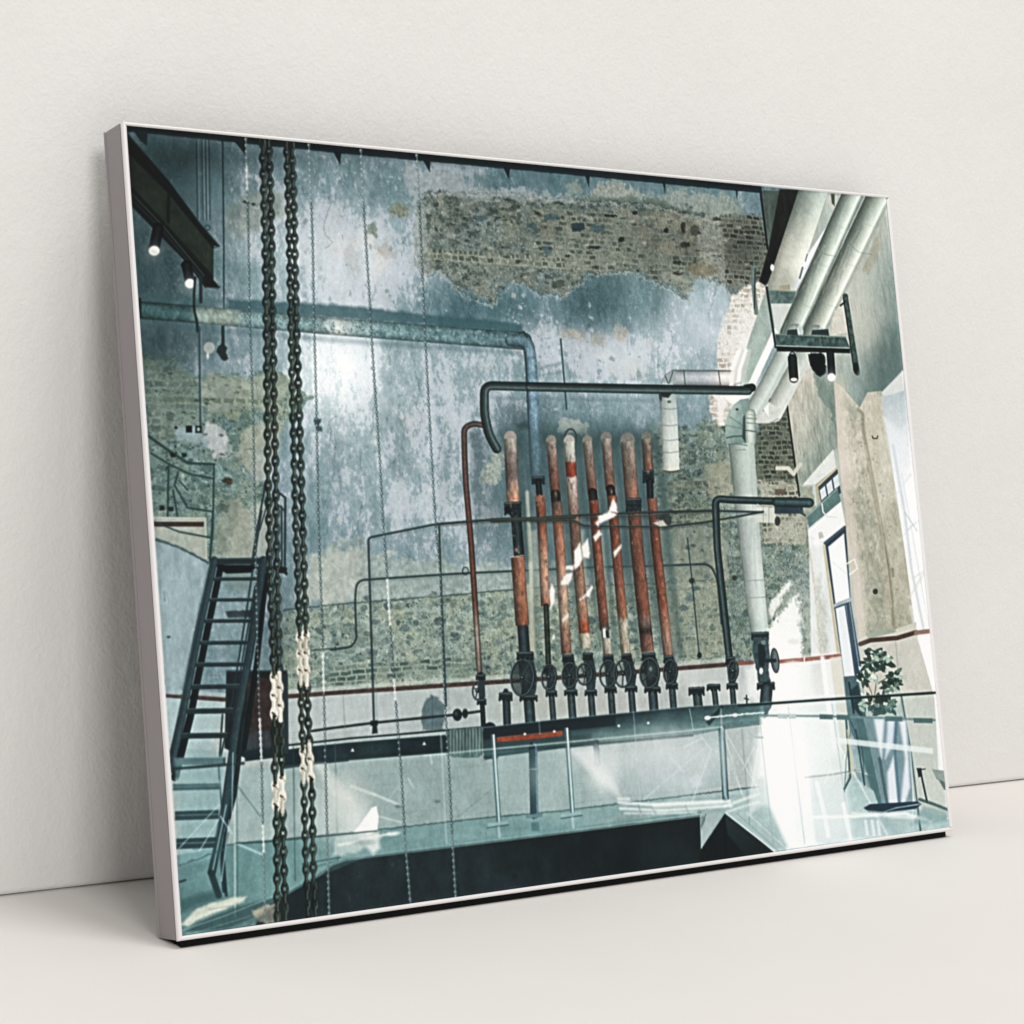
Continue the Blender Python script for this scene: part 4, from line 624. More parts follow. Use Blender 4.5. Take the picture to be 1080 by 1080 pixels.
# sun flecks falling across the pipes
W = (250, 248, 240)
for t, a in (([(643, 540), (648, 527), (651, 532), (652, 541)], 1), ([(632, 545), (643, 541), (651, 543), (648, 546), (634, 552)], .95), ([(629, 552), (636, 546), (632, 556)], .8), ([(627, 567), (633, 560), (635, 564), (629, 571)], 1), ([(607, 582), (613, 573), (615, 590), (612, 597), (607, 601)], 1), ([(615, 577), (621, 569), (623, 584), (622, 589), (616, 588)], .9), ([(648, 583), (656, 575), (656, 578), (649, 588)], .85), ([(598, 598), (606, 597), (605, 602), (598, 601)], .9), ([(593, 614), (598, 606), (604.5, 605), (604, 611), (600, 617), (593, 617)], .8), ([(580.5, 624), (583, 617), (586, 624), (586, 635), (582, 642)], .85), ([(618, 628), (625, 618), (626, 620), (622, 630)], .9), ([(612, 633), (618, 628), (619, 630), (613, 634)], .6), ([(594, 654), (600, 647), (601, 651), (595, 657)], .5), ([(638, 547), (644, 540), (648, 543), (642, 548)], .9), ([(582, 675), (586, 668), (586, 676)], .5)):
    poly(t, (236, 226, 214), a * .5, 2.2); poly(t, W, a * .9, 1.0, .5, 3)

# ---------------------------------------------------------------- 7 tank, channel, pump house, posts
poly([(445, 757), (447, 746), (451, 737), (456, 733.5), (462, 735), (466, 740), (470, 744), (470, 757), (467, 771), (447, 771)], (88, 104, 109), .9, .9, 1.2, 4, 3, .1); line([(457, 735), (457, 770)], .7, (60, 78, 86), .7)
for p, w in (([(330, 772), (350, 769), (397, 763), (480, 754.7), (511, 750.4)], 2.6), ([(305, 787), (370, 779.7), (419, 775.6), (476, 770.5), (511, 767.5)], 2)): line(p, w, (38, 48, 50))
ell(483.4, 754.7, 5, 6.4, (32, 40, 43)); ell(491.6, 753.3, 3, 5, (36, 44, 46)); ell(482, 753, 1.6, 2.4, (80, 90, 92), .7, .8); poly([(392, 761), (399.5, 760.5), (399.5, 766), (392, 766.5)], (30, 38, 40)); poly([(394, 766), (398.5, 766), (399.5, 774), (393.5, 775)], (36, 44, 46)); line([(363, 735), (365, 770)], 1, (130, 140, 140), .6)
poly([(300, 792), (330, 788), (370, 784), (473, 775.5), (474, 795), (370, 803.5), (332, 807.5), (300, 812)], (36, 49, 54), 1, .6, 0, 6, 3, .12, 12); line([(330, 787), (370, 783), (473, 775)], 1.2, (136, 160, 160), .7)
for x, y in ((373, 791.5), (448.5, 784.5)): poly([(x - 2, y + 2), (x, y - 1.6), (x + 2, y + 2)], (196, 205, 205), .9)
ell(396, 790, 14, 8, (70, 90, 92), .25, 5)
poly([(473, 772), (478, 769.5), (511, 767), (514, 792), (505, 800), (480, 799), (473, 796)], (92, 108, 106), 1, .7, .8, 5, 3, .2, 3, 14)
for k in range(22): x = 474.5 + k * 1.7; line([(x, 771 - k * .1), (x - .3 + (k % 3) * .5, 799 - (k * 5 % 7))], .7, [(52, 66, 66), (150, 164, 160)][k % 2], .7)
ell(517.7, 770, 7, 7.5, (28, 35, 38)); poly([(510, 772), (526, 770), (526, 800), (512, 802)], (30, 38, 42), 1, .8)
TANK = [(511, 768.5), (560, 762.7), (590, 759.5), (727, 746), (780, 743), (806, 744), (806, 764), (762, 770), (731, 776), (590, 789), (512, 799)]
grad(TANK, (42, 56, 61), (92, 118, 118), (640, 758), (644, 782), 1, .6, 0, 6, 5, .10, 9, 4)
poly([(511, 768.5), (590, 759.5), (650, 753.5), (650, 766), (590, 772), (560, 775), (511, 781)], (35, 45, 50), .95, 1); poly([(512, 782), (590, 777), (625, 774), (625, 786), (590, 789), (512, 799)], (54, 72, 74), .8, 1.5); line([(512, 799), (590, 789), (731, 776)], 2.6, (34, 46, 49), .85, .7); line([(511, 768), (560, 762.5), (590, 759.2), (727, 745.8), (780, 742.8)], 1.1, (112, 130, 132), .7)
glow(690, 768, 20, 6, (122, 146, 146), .5); glow(640, 776, 18, 5, (120, 142, 138), .5); glow(712, 772, 8, 6, (160, 180, 180), .35); glow(702, 757, 8, 8, (90, 116, 116), .4)
poly([(525, 779), (560, 776), (594, 772), (594, 776.5), (560, 780.5), (525, 783.4)], (158, 66, 38), 1, .5, 0, 6, 2, .12); line([(525, 778.6), (594, 771.6)], .8, (196, 110, 80), .7)
for x, y in ((554.5, 774.8), (585.5, 772), (684.5, 763), (653.5, 766)): ell(x, y, 1.3, 1.2, (214, 220, 216))
poly([(745, 762), (762, 744), (764, 746), (749, 766)], (36, 50, 54), .9)
line([(745, 757.5), (780, 754), (806, 752)], 1.6, (206, 222, 222), .85, .5, .5); line([(728, 748), (732, 770)], 1, (150, 176, 176), .7); ell(747, 757.5, 3, 2.2, (232, 240, 240), .9, .8); ell(776, 754.5, 2.4, 2, (224, 234, 234), .9, .8)
# supports and posts under the tank
tube([(563, 788), (564.5, 860)], 8.8, (42, 54, 62), [(-1, .7), (-.2, .85), (.4, 1.0), (.7, 2.4), (1, 1.6)], tex=.1, flip=True); line([(560, 812), (567, 811.6)], 1, (150, 168, 170)); poly([(555, 860), (573, 858), (573, 862), (556, 864)], (96, 120, 122)); poly([(561, 868), (569, 867), (570, 877), (562, 877)], (66, 92, 96), .7, 1.2)
tube([(629, 783), (631.5, 806)], 6, (60, 76, 80)); line(bend([(622, 783), (629, 783), (631, 792)], 4), 4, (60, 76, 80)); ell(631.7, 806, 2.9, 2, (34, 44, 46))
tube([(762, 768), (766, 842)], 6.6, (96, 122, 128), tex=.06); line([(758.5, 769), (763, 842)], .9, (40, 54, 58), .7)
for (x0, y0, x1, y1) in ((520.8, 776, 527, 871), (598.2, 769, 604.6, 861)):
    line([(x0 - 1.2, y0), (x1 - 1.2, y1)], 2, (74, 98, 104)); line([(x0 + .9, y0), (x1 + .9, y1)], 2, (206, 222, 224)); line([(x0 + 2.4, y0), (x1 + 2.2, y1)], .9, (60, 82, 88))
    poly([(x1 - 12, y1 - 2), (x1 + 9, y1 - 5), (x1 + 10, y1 - 1), (x1 - 11, y1 + 3)], (150, 174, 176)); line([(x1 - 12, y1 + 2.6), (x1 + 10, y1 - .6)], 1.3, (58, 80, 84)); line([(x1, y1 + 2), (x1 + .8, y1 + 12)], 2.6, (186, 206, 208), .7, .8)

# ---------------------------------------------------------------- 8 glass balustrade with its reflections
poly([(249, 812), (370, 803.5), (474, 795), (590, 789.5), (731, 776), (762, 771), (764, 828), (590, 878), (390, 903), (304, 940), (249, 968)], (112, 156, 157), .26, 1)
poly([(190, 790), (249, 795), (249, 968), (196, 985)], (104, 142, 145), .24, 1)
poly([(802, 744), (985, 731), (1001, 872), (830, 896), (806, 870)], (170, 205, 205), .20, 1)
GL = (196, 216, 214)
for p, w, c, a in (([(370, 803.5), (474, 795), (580, 785), (727, 771), (761, 767)], 1.7, (176, 202, 200), .75), ([(466, 776), (472, 890)], 1.5, GL, .5), ([(569.5, 760), (570.5, 775)], .8, GL, .5), ([(669, 752), (677, 862)], .8, GL, .45), ([(310.6, 787), (312.5, 929)], 1, (50, 74, 76), .7), ([(354.6, 785), (357.5, 907)], 1.1, (64, 92, 92), .7), ([(248.4, 795), (249.5, 968)], 1.5, GL, .75), ([(251, 795), (252, 966)], .7, (60, 88, 90), .8),
                   ([(761, 748), (765, 838), (772, 852)], 1.8, (214, 228, 228), .6), ([(762, 766), (800, 832)], 1.4, (222, 234, 236), .6), ([(763, 770), (783, 838)], 1.2, (222, 234, 236), .6), ([(768, 800), (786, 843)], 1, (222, 234, 236), .6), ([(783, 770), (791, 868)], .8, (110, 130, 134), .7), ([(796, 788), (784, 812)], 1.2, (228, 238, 240), .6), ([(751, 791), (731, 845)], 1.6, (222, 232, 234), .7), ([(744, 789), (679, 844)], 1.6, (214, 226, 228), .6), ([(722, 788), (741, 779)], 1.8, (222, 232, 232), .8), ([(740, 776), (748, 788), (757, 793)], 1.5, (214, 226, 228), .7), ([(708, 800), (722, 814)], 3, (224, 230, 230), .5), ([(432, 822), (437, 831)], 1.8, (214, 226, 226), .7), ([(395, 838), (423, 850)], 2.4, (214, 222, 216), .7), ([(372, 830), (396, 839)], 3.5, (205, 212, 208), .6), ([(402, 862), (424, 868)], 2, (200, 212, 206), .6), ([(410, 846), (419, 832)], 1, (190, 208, 206), .5), ([(484, 862), (520, 833)], .9, (110, 134, 136), .6), ([(550, 840), (560, 815)], .8, (116, 140, 142), .5), ([(455, 798), (456.5, 806)], 1.6, (214, 228, 226), .7), ([(449, 797.5), (470, 796)], 1, (226, 236, 234), .7)):
    line(p, w, c, a * (.62 if w < 1.9 and c[0] > 200 else .9), .9)
for x, y in ((421, 851), (462, 846)): ell(x, y, 3, 1.6, (74, 92, 94), .7, 1)
# light thrown on the dado and the floor
poly([(374, 879), (383, 867), (393, 853), (398, 851), (400.5, 862), (399, 876), (392, 881)], (250, 251, 250), 1, .8); poly([(380, 881), (400, 878), (402, 895), (395, 902), (384, 890)], (224, 230, 226), .8, 2.5); glow(365, 845, 22, 28, (214, 218, 212), .7); glow(350, 868, 20, 22, (196, 204, 200), .5); glow(378, 870, 14, 22, (235, 236, 232), .55)
poly([(331, 806), (345, 806), (374, 845), (372, 852), (350, 838)], (206, 210, 204), .6, 3); poly([(340, 836), (372, 850), (374, 870), (352, 856)], (190, 200, 196), .45, 4); poly([(356, 884), (398, 878), (404, 884), (372, 902), (352, 905)], (200, 210, 206), .6, 2, 2, 8, 5); line([(358, 892), (412, 880)], 2.5, (226, 232, 226), .7, 1, 1); ell(416, 880, 7, 2, (226, 232, 228), .8, 1, -.15); ell(385, 889, 10, 3, (130, 150, 150), .45, 1.5)
poly([(603, 795), (620, 789), (652, 787), (655, 842), (632, 822)], (196, 206, 208), .6, 5); poly([(604, 792), (626, 790), (640, 812), (654, 840), (628, 820)], (226, 230, 230), .6, 3.5); glow(636, 822, 14, 14, (232, 235, 234), .6); glow(700, 800, 30, 20, (198, 206, 208), .5); glow(720, 826, 30, 14, (192, 202, 210), .5); poly([(726, 822), (738, 816), (742, 828), (732, 832)], (214, 220, 228), .5, 2)
glow(700, 790, 50, 18, (212, 216, 216), .5); glow(640, 800, 40, 14, (214, 218, 216), .4); glow(740, 800, 30, 24, (208, 214, 216), .5); glow(690, 815, 40, 22, (196, 204, 206), .45); glow(560, 820, 30, 20, (164, 184, 182), .4); glow(440, 835, 36, 16, (160, 180, 180), .4)
for p, w, a in (([(654, 847), (690, 849), (770, 845)], 3.2, .9), ([(655, 853), (700, 855), (772, 850)], 2.6, .9), ([(660, 858), (700, 858), (735, 857)], 2, .7), ([(653, 843), (664, 843)], 3, .7), ([(690, 850), (760, 847)], 5, .5), ([(765, 850), (800, 838)], 3, .7), ([(768, 856), (800, 846)], 2.6, .6)): line(p, w, (236, 240, 238), a * .85, 1.3, .25)
line([(674, 850), (677, 858)], 1.8, (130, 150, 150), .7, 1); line([(688, 851), (692, 858)], 2, (150, 168, 168), .6, 1); line([(723, 850), (727, 857)], 1.8, (150, 168, 168), .6, 1)
# right: blown-out light between the glass panes
poly([(803, 757), (846, 756), (853, 800), (862, 890), (846, 893), (832, 895), (812, 850), (805, 800)], (252, 253, 253), .92, 2.5); poly([(845, 757), (880, 757), (890, 806), (900, 886), (862, 890)], (226, 233, 233), .7, 3)
poly([(797, 780), (806, 770), (812, 850), (802, 850), (790, 860)], (226, 234, 234), .6, 3); poly([(832, 775), (839, 770), (846, 830), (852, 892), (842, 893)], (236, 241, 241), .7, 1.5)
glow(890, 806, 24, 10, (196, 210, 208), .5); glow(872, 870, 30, 20, (222, 232, 234), .6); glow(915, 880, 25, 14, (190, 208, 212), .6)
line([(850, 820), (878, 817), (905, 812)], 1.3, (110, 128, 126), .7, .8); line([(905, 812), (921, 818)], 2.6, (206, 214, 210), .8, .8); line([(905, 812), (921, 817)], 1, (80, 98, 98), .7)
for p, w, c, a in (([(884, 784), (936, 880)], 1.8, (240, 246, 246), .8), ([(923, 786), (941, 838)], 1.3, (240, 246, 246), .7), ([(962, 830), (963.5, 872)], 1.6, (226, 236, 236), .6), ([(802, 760), (816, 892)], .8, (150, 166, 168), .8), ([(832, 745), (849, 890)], .8, (150, 168, 170), .75), ([(878, 742), (891, 840), (896, 885)], .8, (140, 160, 162), .6), ([(951, 733), (962, 800), (971, 876)], 1.8, (46, 66, 68), .9), ([(952.6, 733), (963.6, 800), (972.6, 876)], .8, (180, 200, 200), .7), ([(850, 822), (872, 798)], 1.2, (236, 242, 242), .7), ([(872, 806), (876, 812), (870, 826)], 1, (240, 244, 244), .8), ([(875, 800), (880, 824)], 1, (236, 242, 242), .7), ([(862, 826), (868, 850), (874, 882)], 4.5, (255, 255, 255), .8), ([(800, 790), (792, 840)], 1.4, (235, 242, 242), .6), ([(790, 802), (800, 835)], 1.2, (226, 236, 236), .6)):
    line(p, w, c, a * (.6 if c[0] > 200 else .9), .9)
line([(858, 862), (900, 861), (955, 858), (982, 866)], 2.8, (244, 247, 246), .85, 1.4, .3); line([(890, 848), (897, 884)], 4, (250, 252, 252), .7, 1.2); line([(900, 858), (975, 863)], 3.6, (236, 242, 240), .6, 1.4)
for x in (913, 920, 926): line([(x, 866), (x + 2, 880)], 3, (236, 242, 244), .7, 1.2)
line([(931, 862), (946, 880)], 8, (140, 166, 176), .4, 3)
glow(905, 640, 10, 50, (226, 230, 228), .25); glow(846, 640, 22, 50, (228, 232, 228), .28); glow(832, 800, 26, 44, (252, 253, 253), .5)
# plant in its tall pot
poly([(904, 757), (914, 757), (932, 850), (928, 852), (908, 795)], (84, 112, 114), .95, .7); line([(893, 760), (897, 820), (891, 832)], 2.4, (64, 88, 92), .9); line([(899, 760), (893, 800), (891, 835)], 1.2, (100, 124, 126), .8); line([(903, 770), (912, 828)], 1.7, (52, 74, 78), .9); line([(894, 770), (899, 812), (896, 816)], 1.6, (196, 180, 110), .8); line([(896, 757), (910, 790), (912, 826)], 1, (58, 80, 84), .8)
poly([(898, 728), (905, 722), (914, 757), (909, 757), (899, 745)], (40, 56, 62), .8, .7); line([(896, 720), (901, 752)], 2, (36, 52, 60), .9)
poly([(911, 757), (955, 757), (962, 800), (963, 852), (936, 854), (930, 846)], (120, 144, 150), 1, .9)
poly([(922, 757), (933, 757), (931, 785), (930, 800), (926, 780)], (226, 234, 242), .95, 1.8); poly([(937, 757), (944, 757), (942, 785), (934, 800), (936, 775)], (214, 226, 238), .9, 1.8); poly([(936, 815), (943, 798), (946, 830), (948, 852), (938, 853)], (224, 232, 242), .95, 1.8); poly([(949, 760), (956, 760), (960, 830), (955, 846), (950, 850), (955, 800)], (222, 230, 242), .95, 1.8); line([(946, 758), (944, 790), (949, 850)], 3, (84, 112, 132), .8, .9); line([(928, 800), (937, 855)], 3, (60, 84, 92), .7, 1); line([(960, 790), (964, 850)], 1.5, (200, 214, 218), .7)
poly([(911, 852), (918, 848), (968, 845), (972, 848), (966, 853), (930, 857), (916, 856)], (44, 62, 76), 1, .6); line([(914, 855), (932, 856.5), (945, 852), (970, 848)], 1.1, (170, 190, 196), .8)
line([(921, 745), (925, 720), (922, 706), (930, 695)], 1.4, (120, 116, 96)); line([(925, 722), (936, 715), (944, 722)], 1.3, (110, 108, 90)); line([(921, 735), (914, 715)], 1.2, (120, 116, 96)); line([(929, 757), (927, 735), (925, 716)], 2, (190, 196, 190), .9)
rng = np.random.default_rng(12)
def leaf(x, y, L, w, t, c):
    dx, dy = np.cos(t), np.sin(t)
    pts = [(x + dx * L * s - dy * w * k, y + dy * L * s + dx * w * k) for s, k in ((-.5, 0), (-.25, .8), (.05, 1), (.3, .65), (.5, 0), (.3, -.65), (.05, -1), (-.25, -.8))]
    poly(pts, c, 1, .45); line([(x - dx * L * .4, y - dy * L * .4), (x + dx * L * .4, y + dy * L * .4)], .6, tuple(min(255, k + 50) for k in c), .7)
LC = [(34, 44, 44), (44, 58, 54), (38, 50, 46), (58, 76, 68), (92, 114, 102), (152, 172, 158), (200, 212, 202), (26, 34, 36)]
for (cx, cy, rx, ry, n, bias) in ((924, 693, 10, 7, 22, 0), (933, 699, 8, 7, 18, 0), (916, 710, 9, 8, 22, 2), (911, 716, 6, 6, 10, 1), (945, 714, 7, 8, 16, 0), (939, 724, 8, 6, 14, 0), (921, 742, 12, 8, 26, 1), (934, 744, 10, 9, 24, 0), (918, 700, 8, 7, 10, 1)):
    for k in range(n):
        x, y = cx + rx * (rng.random() * 2 - 1), cy + ry * (rng.random() * 2 - 1)
        ci = int(rng.integers(0, 6)) if bias == 0 else int(rng.integers(1, 7)) if bias == 1 else int(rng.integers(3, 7))
        leaf(x, y, 7 + 4 * rng.random(), 1.6 + 1.3 * rng.random(), np.arctan2(y - cy, x - cx) + rng.normal() * .5, LC[ci])
for x, y in ((920, 688), (929, 687), (938, 692)): ell(x, y, 1.6, 1.3, (232, 236, 226), .8, .8)
poly([(907, 746), (952, 742), (954, 760), (911, 760)], (120, 160, 165), .28, 2)
# handrail and clamps of the glass
line([(780, 744.4), (802, 743), (867.6, 738.3), (951, 733), (988, 730.6)], 2.8, (36, 50, 52), 1, .5); line([(802, 741.4), (867, 736.6), (951, 731.4)], .7, (150, 168, 168), .7)
line([(802, 755), (870, 755.5), (939, 757.5), (986, 759.6)], 2.4, (112, 138, 138), .9, .6)
for x, y, w in ((826, 755.5, 5), (836, 755.5, 4), (872, 756, 7), (890, 756.5, 7), (943, 758, 9), (974, 759.8, 10)): poly([(x - w, y - 2.6), (x + w, y - 2.2), (x + w, y + 3), (x - w, y + 2.6)], (88, 112, 114) if x > 860 else (176, 192, 190), 1, .6)
line([(788, 734), (788.5, 744)], 1.6, (40, 50, 50)); line([(786, 737), (790, 738)], 1.4, (40, 50, 50)); line(bend([(791, 773), (796, 778), (805, 778)], 3), 2, (160, 176, 176), .9)
poly([(884, 778), (984, 789), (984, 795), (884, 784)], (226, 238, 236), .75, .9); poly([(840, 775), (884, 778), (884, 783), (840, 781)], (226, 234, 232), .45, 1.2)
poly([(967, 810), (972, 810), (973, 818), (969, 820)], (34, 46, 50)); line([(972, 818), (978, 846)], 2, (40, 54, 58)); line([(968, 812), (976, 811)], 1, (34, 46, 50)); line([(970, 843), (985, 848), (1000, 854)], 3.2, (66, 88, 90), .9, .8); poly([(983, 811), (998, 813), (998, 824), (988, 822)], (140, 152, 148), 1, .7); poly([(990, 822), (999, 825), (999, 833), (996, 833)], (84, 104, 106), .9, .8)
poly([(975, 850), (1000, 855), (1000, 866), (960, 870)], (120, 152, 154), .6, 2)

# ---------------------------------------------------------------- 9 stairs and machine box
poly([(240, 708), (304, 708), (305.5, 798), (259, 800), (238, 790)], (34, 41, 45), 1, .6, 0, 6, 3, .12); poly([(263, 716), (287, 716), (289, 790), (260, 790)], (60, 50, 49), 1, 1.5, 1, 6, 4, .2, 6); poly([(258, 790), (305, 786), (306, 798), (260, 804)], (34, 48, 54)); poly([(296, 712), (305, 712), (305.5, 796), (298, 796)], (50, 62, 68), .9); glow(278, 738, 7, 14, (86, 58, 52), .5); poly([(262, 775), (285, 770), (287, 790), (260, 792)], (66, 74, 80), .7, 2); line([(240, 709), (304, 708.5)], 1.2, (88, 100, 104), .8)
poly([(239, 646), (270, 644), (268, 652), (242, 653)], (30, 36, 40), .95, .8, .8, 4); glow(256, 612, 14, 12, (108, 126, 124), .6); glow(250, 650, 16, 30, (132, 152, 154), .3); poly([(234, 604), (268, 606), (262, 625), (245, 622)], (118, 132, 124), .5, 3)
for p, w in (([(281, 512), (272, 560), (266, 600)], 2), ([(277, 540), (262, 640), (246, 740), (234, 800)], 1.8), ([(296, 521), (302, 526), (301.5, 600)], 2.2), ([(298, 535), (298.5, 602)], 1.6), ([(284, 525), (302, 540)], 1.6), ([(286, 522), (275, 560)], 1.4), ([(270, 620), (246, 760)], 1.6), ([(236, 755), (232, 812), (235, 850)], 2)): line(p, w, (42, 54, 58), .95)
poly([(296, 598), (304, 600), (303, 606), (292, 605)], (34, 42, 44))
SC, SD = (52, 66, 71), (27, 33, 37)
def band(p, w0, w1, c, a=1): tube(p, w0, c, [(-1, .8), (-.5, 1.15), (.2, 1.0), (1, .8)], tex=.08, w2=w1)
band([(282, 608), (272, 700), (263, 760), (258, 790)], 5, 6, SD); band([(234, 598), (219, 670), (202, 757), (186, 821)], 6.5, 8, SD); 
line([(265, 600), (300, 601), (303, 606)], 3, (36, 44, 47))
for y, x0, x1, th in ((611.7, 225, 272, 3.4), (633.7, 220, 269, 3.4), (656, 215, 266, 3.8), (679, 210, 262, 4), (702, 206, 260, 4.4), (725.4, 201, 255, 4.8), (751, 194, 247, 5.4), (777, 190, 241, 5.6), (804, 183, 239, 7)):
    poly([(x0, y - th * .45), (x1, y - th * .6), (x1, y + th * .45), (x0, y + th * .6)], (44, 55, 59), 1, .5, 0, 6, 2, .08); line([(x0, y - th * .4), (x1, y - th * .55)], .9, (98, 114, 118), .7)
poly([(222, 590), (284, 589), (283, 596), (222, 597)], (44, 54, 58)); poly([(228, 597), (270, 597), (266, 605), (240, 606), (233, 602)], (22, 27, 31)); line([(222, 590.5), (284, 589.6)], .9, (90, 106, 108), .7)
band([(227, 592), (211, 665), (193, 757), (181, 812)], 8, 9, SC); band([(279, 592), (266, 680), (252, 757), (239, 848), (225, 921)], 9, 8, SC); band([(258, 760), (248, 840), (240, 870)], 5, 6, (34, 44, 48)); line([(223, 593), (189, 757)], .9, (96, 114, 118), .7)
# reflected lower flight in the glass and floor
poly([(185, 801), (238, 797), (230, 905), (190, 915)], (130, 166, 170), .55, 2)
for y, x0, x1, th, c in ((831, 184, 233, 7, (72, 98, 102)), (861, 186, 232, 9.5, (52, 72, 78)), (890.5, 187.5, 230, 11, (48, 66, 72))):
    poly([(x0, y - th * .45), (x1, y - th * .62), (x1, y + th * .38), (x0, y + th * .55)], c, .95, .6); line([(x0, y), (x1, y - 1.2)], 1.1, (120, 148, 152), .6)
for p, w, c in (([(246, 800), (241, 850), (224, 921)], 7, (52, 72, 78)), ([(240, 880), (236, 905), (238, 940)], 5, (40, 56, 62)), ([(224, 921), (232, 945)], 7, (40, 58, 62)), ([(248, 830), (236, 900), (240, 945)], 3, (40, 56, 62)), ([(184, 812), (235, 808), (258, 806)], 3, (44, 60, 64)), ([(252, 830), (276, 862)], 1.4, (96, 128, 132))): line(p, w, c, .9, .7)
for p, w in (([(190, 896), (232, 850)], 1.2), ([(212, 898), (232, 865)], 1.2), ([(250, 890), (278, 902)], 2.6), ([(234, 862), (246, 880)], 1.6), ([(243, 866), (235, 930)], 1.4), ([(240, 850), (226, 918)], 1.2), ([(247, 795), (246, 860)], 1.2)): line(p, w, (176, 208, 212), .6, .6)
line([(190, 914), (238, 897)], 1.6, (62, 88, 92), .7, .8, 1.2); line([(191, 931), (197, 929)], 2, (44, 62, 66)); poly([(186, 822), (200, 822), (236, 824), (236, 828), (186, 828)], (140, 170, 168), .6, 1.5)
line([(250, 890), (280, 889), (398, 877)], 1.5, (52, 72, 74), .8, .6); line([(320, 912), (360, 905)], 1.4, (60, 86, 88), .7); line([(324, 918), (358, 908)], 1, (70, 98, 100), .7)
poly([(192, 976), (205, 962), (222, 954), (248, 947), (262, 946), (258, 951), (240, 959), (214, 968), (200, 977)], (198, 204, 190), .95, 1.4, 1, 6, 3, .05); poly([(192, 965), (210, 955), (235, 948), (225, 940), (192, 950)], (58, 84, 86), .6, 3); poly([(198, 972), (230, 958), (250, 950), (244, 956), (215, 970)], (226, 228, 214), .5, 2.5)
poly([(196, 984), (215, 972), (250, 958), (285, 948), (300, 945), (285, 957), (262, 972), (240, 980)], (58, 82, 84), .7, 1.6); line([(194, 982), (240, 966), (300, 942)], 1, (150, 176, 172), .6); line([(205, 985), (262, 968), (290, 955)], 1, (120, 146, 146), .6)
line([(222, 960), (246, 956)], .8, (110, 124, 116), .6); poly([(267, 962), (280, 956), (292, 953), (290, 974), (276, 974)], (172, 166, 150), .9, 1.2, 1.5, 5, 3, .1)
poly([(212, 982), (262, 976), (300, 946), (330, 930), (330, 970)], (30, 42, 46), .35, 3)

shade(288, 660, 22, 60, .8); shade(292, 560, 14, 40, .88)
# ---------------------------------------------------------------- 10 hanging chains
def along(path, step):
    p = np.array(path, float); L = np.r_[0, np.cumsum(np.hypot(*np.diff(p, axis=0).T))]
    out = []
    s = 0; k = 0
    while s < L[-1]:
        st = step if not callable(step) else step(np.interp(s, L, p[:, 1]))
        x, y = np.interp(s, L, p[:, 0]), np.interp(s, L, p[:, 1]); x2, y2 = np.interp(s + st, L, p[:, 0]), np.interp(s + st, L, p[:, 1])
        out.append(((x + x2) / 2, (y + y2) / 2, np.arctan2(x2 - x, y2 - y), k)); s += st; k += 1
    return out
def heavy(path, lit, phase=0, scale=1., seed=0):
    r = np.random.default_rng(seed)
    stp = lambda y: (7.4 + (y - 150) * .0018) * scale
    items = along(path, stp)
    for odd in (0, 1):
        for (x, y, t, k) in items:
            if (k + phase) % 2 != odd: continue
            st = stp(y); L = any(a <= y <= b for a, b in lit); j = r.random(); b = 8 * r.normal()
            d = (40 + b, 46 + b, 43 + b * .8) if not L else tuple(np.array((214, 204, 178)) * (.78 + .3 * j))
            sx, cx_ = np.sin(t), np.cos(t)
            if odd:                                                   # link seen edge-on
                line([(x - sx * st * .66, y - cx_ * st * .66), (x + sx * st * .66, y + cx_ * st * .66)], (3.3 if not L else 4.1) * scale, d, 1, .6)
                line([(x + .9, y - st * .5), (x + .3, y), (x + .9, y + st * .45)], 1., (104 + 40 * j, 112 + 40 * j, 100 + 36 * j) if not L else (252, 248, 236), .65, .5)
                line([(x - 1.1, y - st * .4), (x - 1.1, y + st * .4)], .9, (22, 28, 27) if not L else (176, 164, 136), .7, .5)
            else:                                                     # link seen face-on
                rx, ry = 2.45 * scale, st * .70
                if L: ell(x, y, rx + 1.0, ry + .8, (196, 186, 162), .8, .8, -t)
                ring(x, y, rx, ry, 2.8 * scale, d, 1, .6, -t)
                line([(x + rx * .9, y - ry * .5), (x + rx * 1.05, y + ry * .3), (x + rx * .5, y + ry * .9)], 1, (92 + 40 * j, 102 + 40 * j, 92 + 36 * j) if not L else (255, 252, 242), .7, .5)
                line([(x - rx * 1.2, y - ry * .3), (x - rx * 1.1, y + ry * .5)], .9, (24, 30, 29) if not L else (250, 246, 232), .7, .5)
                if L: line([(x - rx * .7, y - ry * .1), (x + rx * .7, y + ry * .45)], 2, (52, 54, 48), .95, .5)
def light_chain(path, lit=(), seed=0, gap=3.3):
    r = np.random.default_rng(seed)
    for (x, y, t, k) in along(path, gap):
        L = any(a <= y <= b for a, b in lit); dark = y > 880
        d, h = ((206, 212, 208), (246, 248, 246)) if L else ((70, 84, 87), (168, 178, 180))
        if dark and not L: d, h = (104, 116, 116), (150, 162, 162)
        if y < 215 and not L: d, h = (118, 132, 132), (192, 200, 200)
        if k % 2: line([(x, y - 1.3), (x + .1, y + 1.3)], 1.2 if not L else 1.5, d, .85, .4)
        else: ring(x, y, 1.05, 1.7, .9, d, .85, .4); ell(x - .5, y - .3, .6, 1, h, .85, .4)
S1a = [(277.5, 146), (279, 200), (281, 280), (282, 350), (282.6, 421), (283.6, 503), (284.8, 550), (286.5, 621), (290, 709), (290.3, 755), (291, 811), (293, 872), (294, 972)]
S1b = [(284, 147), (286, 200), (287.2, 252), (288.4, 345), (290.3, 442), (291.8, 503), (292.3, 550), (295, 682), (297, 755), (299, 831), (300, 892), (302.6, 970)]
S2a = [(303, 149), (306, 252), (307.8, 345), (310, 442), (312.8, 550), (317, 662), (319.3, 755), (321.8, 831), (323.8, 913), (325.8, 965)]
